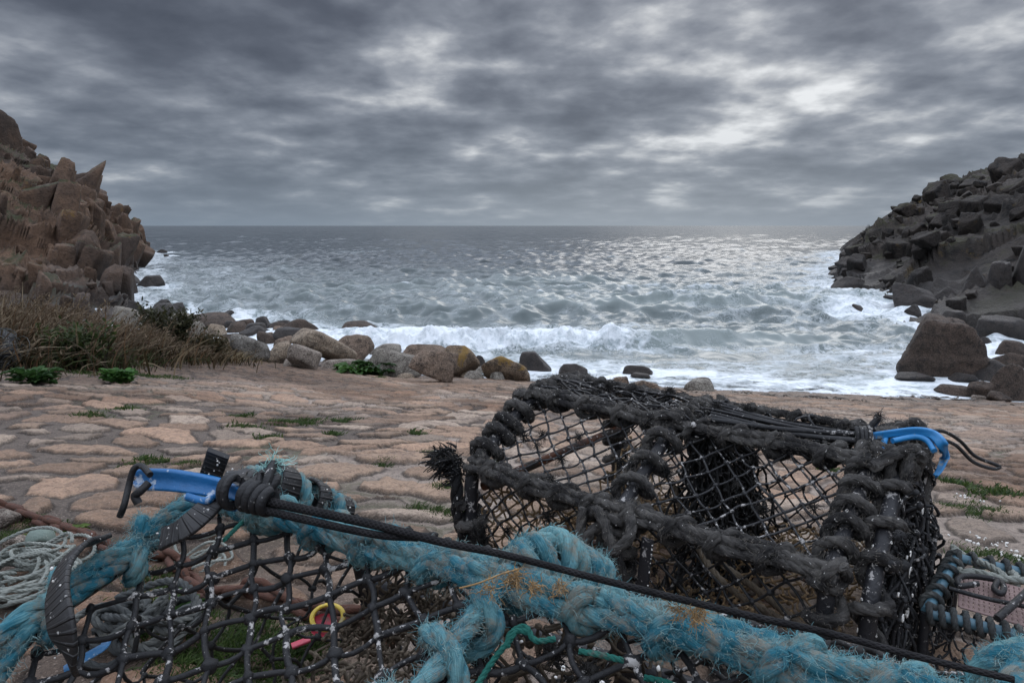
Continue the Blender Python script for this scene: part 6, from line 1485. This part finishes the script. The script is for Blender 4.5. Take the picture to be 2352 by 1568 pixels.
# hollow float
mb = MB(); c = gz(ongr(97, 1272), 0.026); a = np.linspace(0, 2 * PI, 33)[:-1]; b = np.linspace(0, 2 * PI, 25)[:-1]; Aa, Bb = np.meshgrid(a, b, indexing='ij')
V = np.stack([(0.020 + 0.0125 * np.cos(Bb)) * np.cos(Aa), 0.024 * np.sin(Bb), (0.018 + 0.0120 * np.cos(Bb)) * np.sin(Aa)], -1).reshape(-1, 3)
rot = np.array(Matrix.Rotation(0.5, 3, 'Z') @ Matrix.Rotation(0.35, 3, 'X')); V = V @ rot.T + c
i, j = np.meshgrid(np.arange(32), np.arange(24), indexing='ij'); i, j = i.ravel(), j.ravel(); mb.add(V, quads=np.stack([i * 24 + j, i * 24 + (j + 1) % 24, ((i + 1) % 32) * 24 + (j + 1) % 24, ((i + 1) % 32) * 24 + j], 1))
tag(mb.build('net_float', M['float_green'], origin=c), 'weathered grey green net float with a hole through it beside the pale coil of line', 'float')
for (x, y, s, lb, sd) in ((38, 1262, 0.042, 'small round tan stone left of the green net float', 201), (20, 1215, 0.05, 'pinkish stone at the left edge beside the rusty chain', 202)):
    c = gz(ongr(x, y)); v, f = rock(sd, 5, 5, 4, 0.04, 0.02); v = fit(v, s * 1.3, s, s * 0.9) + c + np.array([0, 0, s * 0.3]); mb = MB(); mb.add(v, tris=f); tag(mb.build('stone', M['granite_pale'], origin=c), lb, 'stone')
# broken plastic in the grass
mb = MB(); c = gz(ongr(742, 1492), 0.02)
tp = empty('plastic_toy', c, 'broken pink and yellow plastic toy lying in the grass under the blue roped pot', 'plastic toy')
d_, f_ = ico(4); k = d_[:, 2] < 0.15; v = d_ * np.array([0.026, 0.021, 0.018]); v[:, 2] = np.where(d_[:, 2] > 0.05, -v[:, 2] * 0.6, v[:, 2])
v = v @ np.array(Matrix.Rotation(0.7, 3, 'X')).T + c + np.array([0.003, 0, 0.006]); mb.add(v, tris=f_); mb.build('dish', M['plastic_red'], tp)
mb = MB(); a = np.linspace(0, 2 * PI, 40); P = np.stack([0.029 * np.cos(a), 0.023 * np.sin(a), 0 * a], 1) @ np.array(Matrix.Rotation(0.7, 3, 'X')).T + c + np.array([0.008, 0.012, 0.014]); sweep(mb, P, rrect(0.009, 0.005, 0.002, 2), cap=False); mb.build('rim', M['plastic_yellow'], tp)
mb = MB(); sweep(mb, spline([c + np.array([-0.012, -0.035, 0.0]), c + np.array([-0.04, -0.05, -0.004])], 8), rrect(0.016, 0.005, 0.002, 2)); mb.build('handle', M['plastic_red'], tp)
# blue plastic strip caught in the net
mb = MB(); sweep(mb, spline([onz(148, 1538, 0.26), onz(190, 1512, 0.27), onz(235, 1486, 0.275), onz(246, 1470, 0.275)], 30), rrect(0.012, 0.003, 0.001, 1), up=(0, -0.5, 0.8))
c = onz(190, 1512, 0.26); tag(mb.build('plastic_strip', M['strip_blue'], origin=c), 'blue and white plastic strip caught inside the left end of the blue roped pot', 'plastic strip')
# dark bundle of net at the left edge by the grass
c = gz(ongr(-8, 846)); mb = MB(); v, f = rock(301, 7, 7, 4, 0.12, 0.08); v = fit(v, 0.30, 0.28, 0.34); mb.add(v + c + np.array([0, 0, 0.15]), tris=f)
d = nrm(rng.normal(0, 1, (60, 3))); worms(mb, c + np.array([0, 0, 0.15]) + d * np.array([0.155, 0.145, 0.175]), d, 0.13, 0.004, m=1)
tag(mb.build('net_bundle', [M['net_bar'], M['rope_slate']], origin=c), 'dark bundle of netting at the left edge beside the dead reeds', 'net bundle')
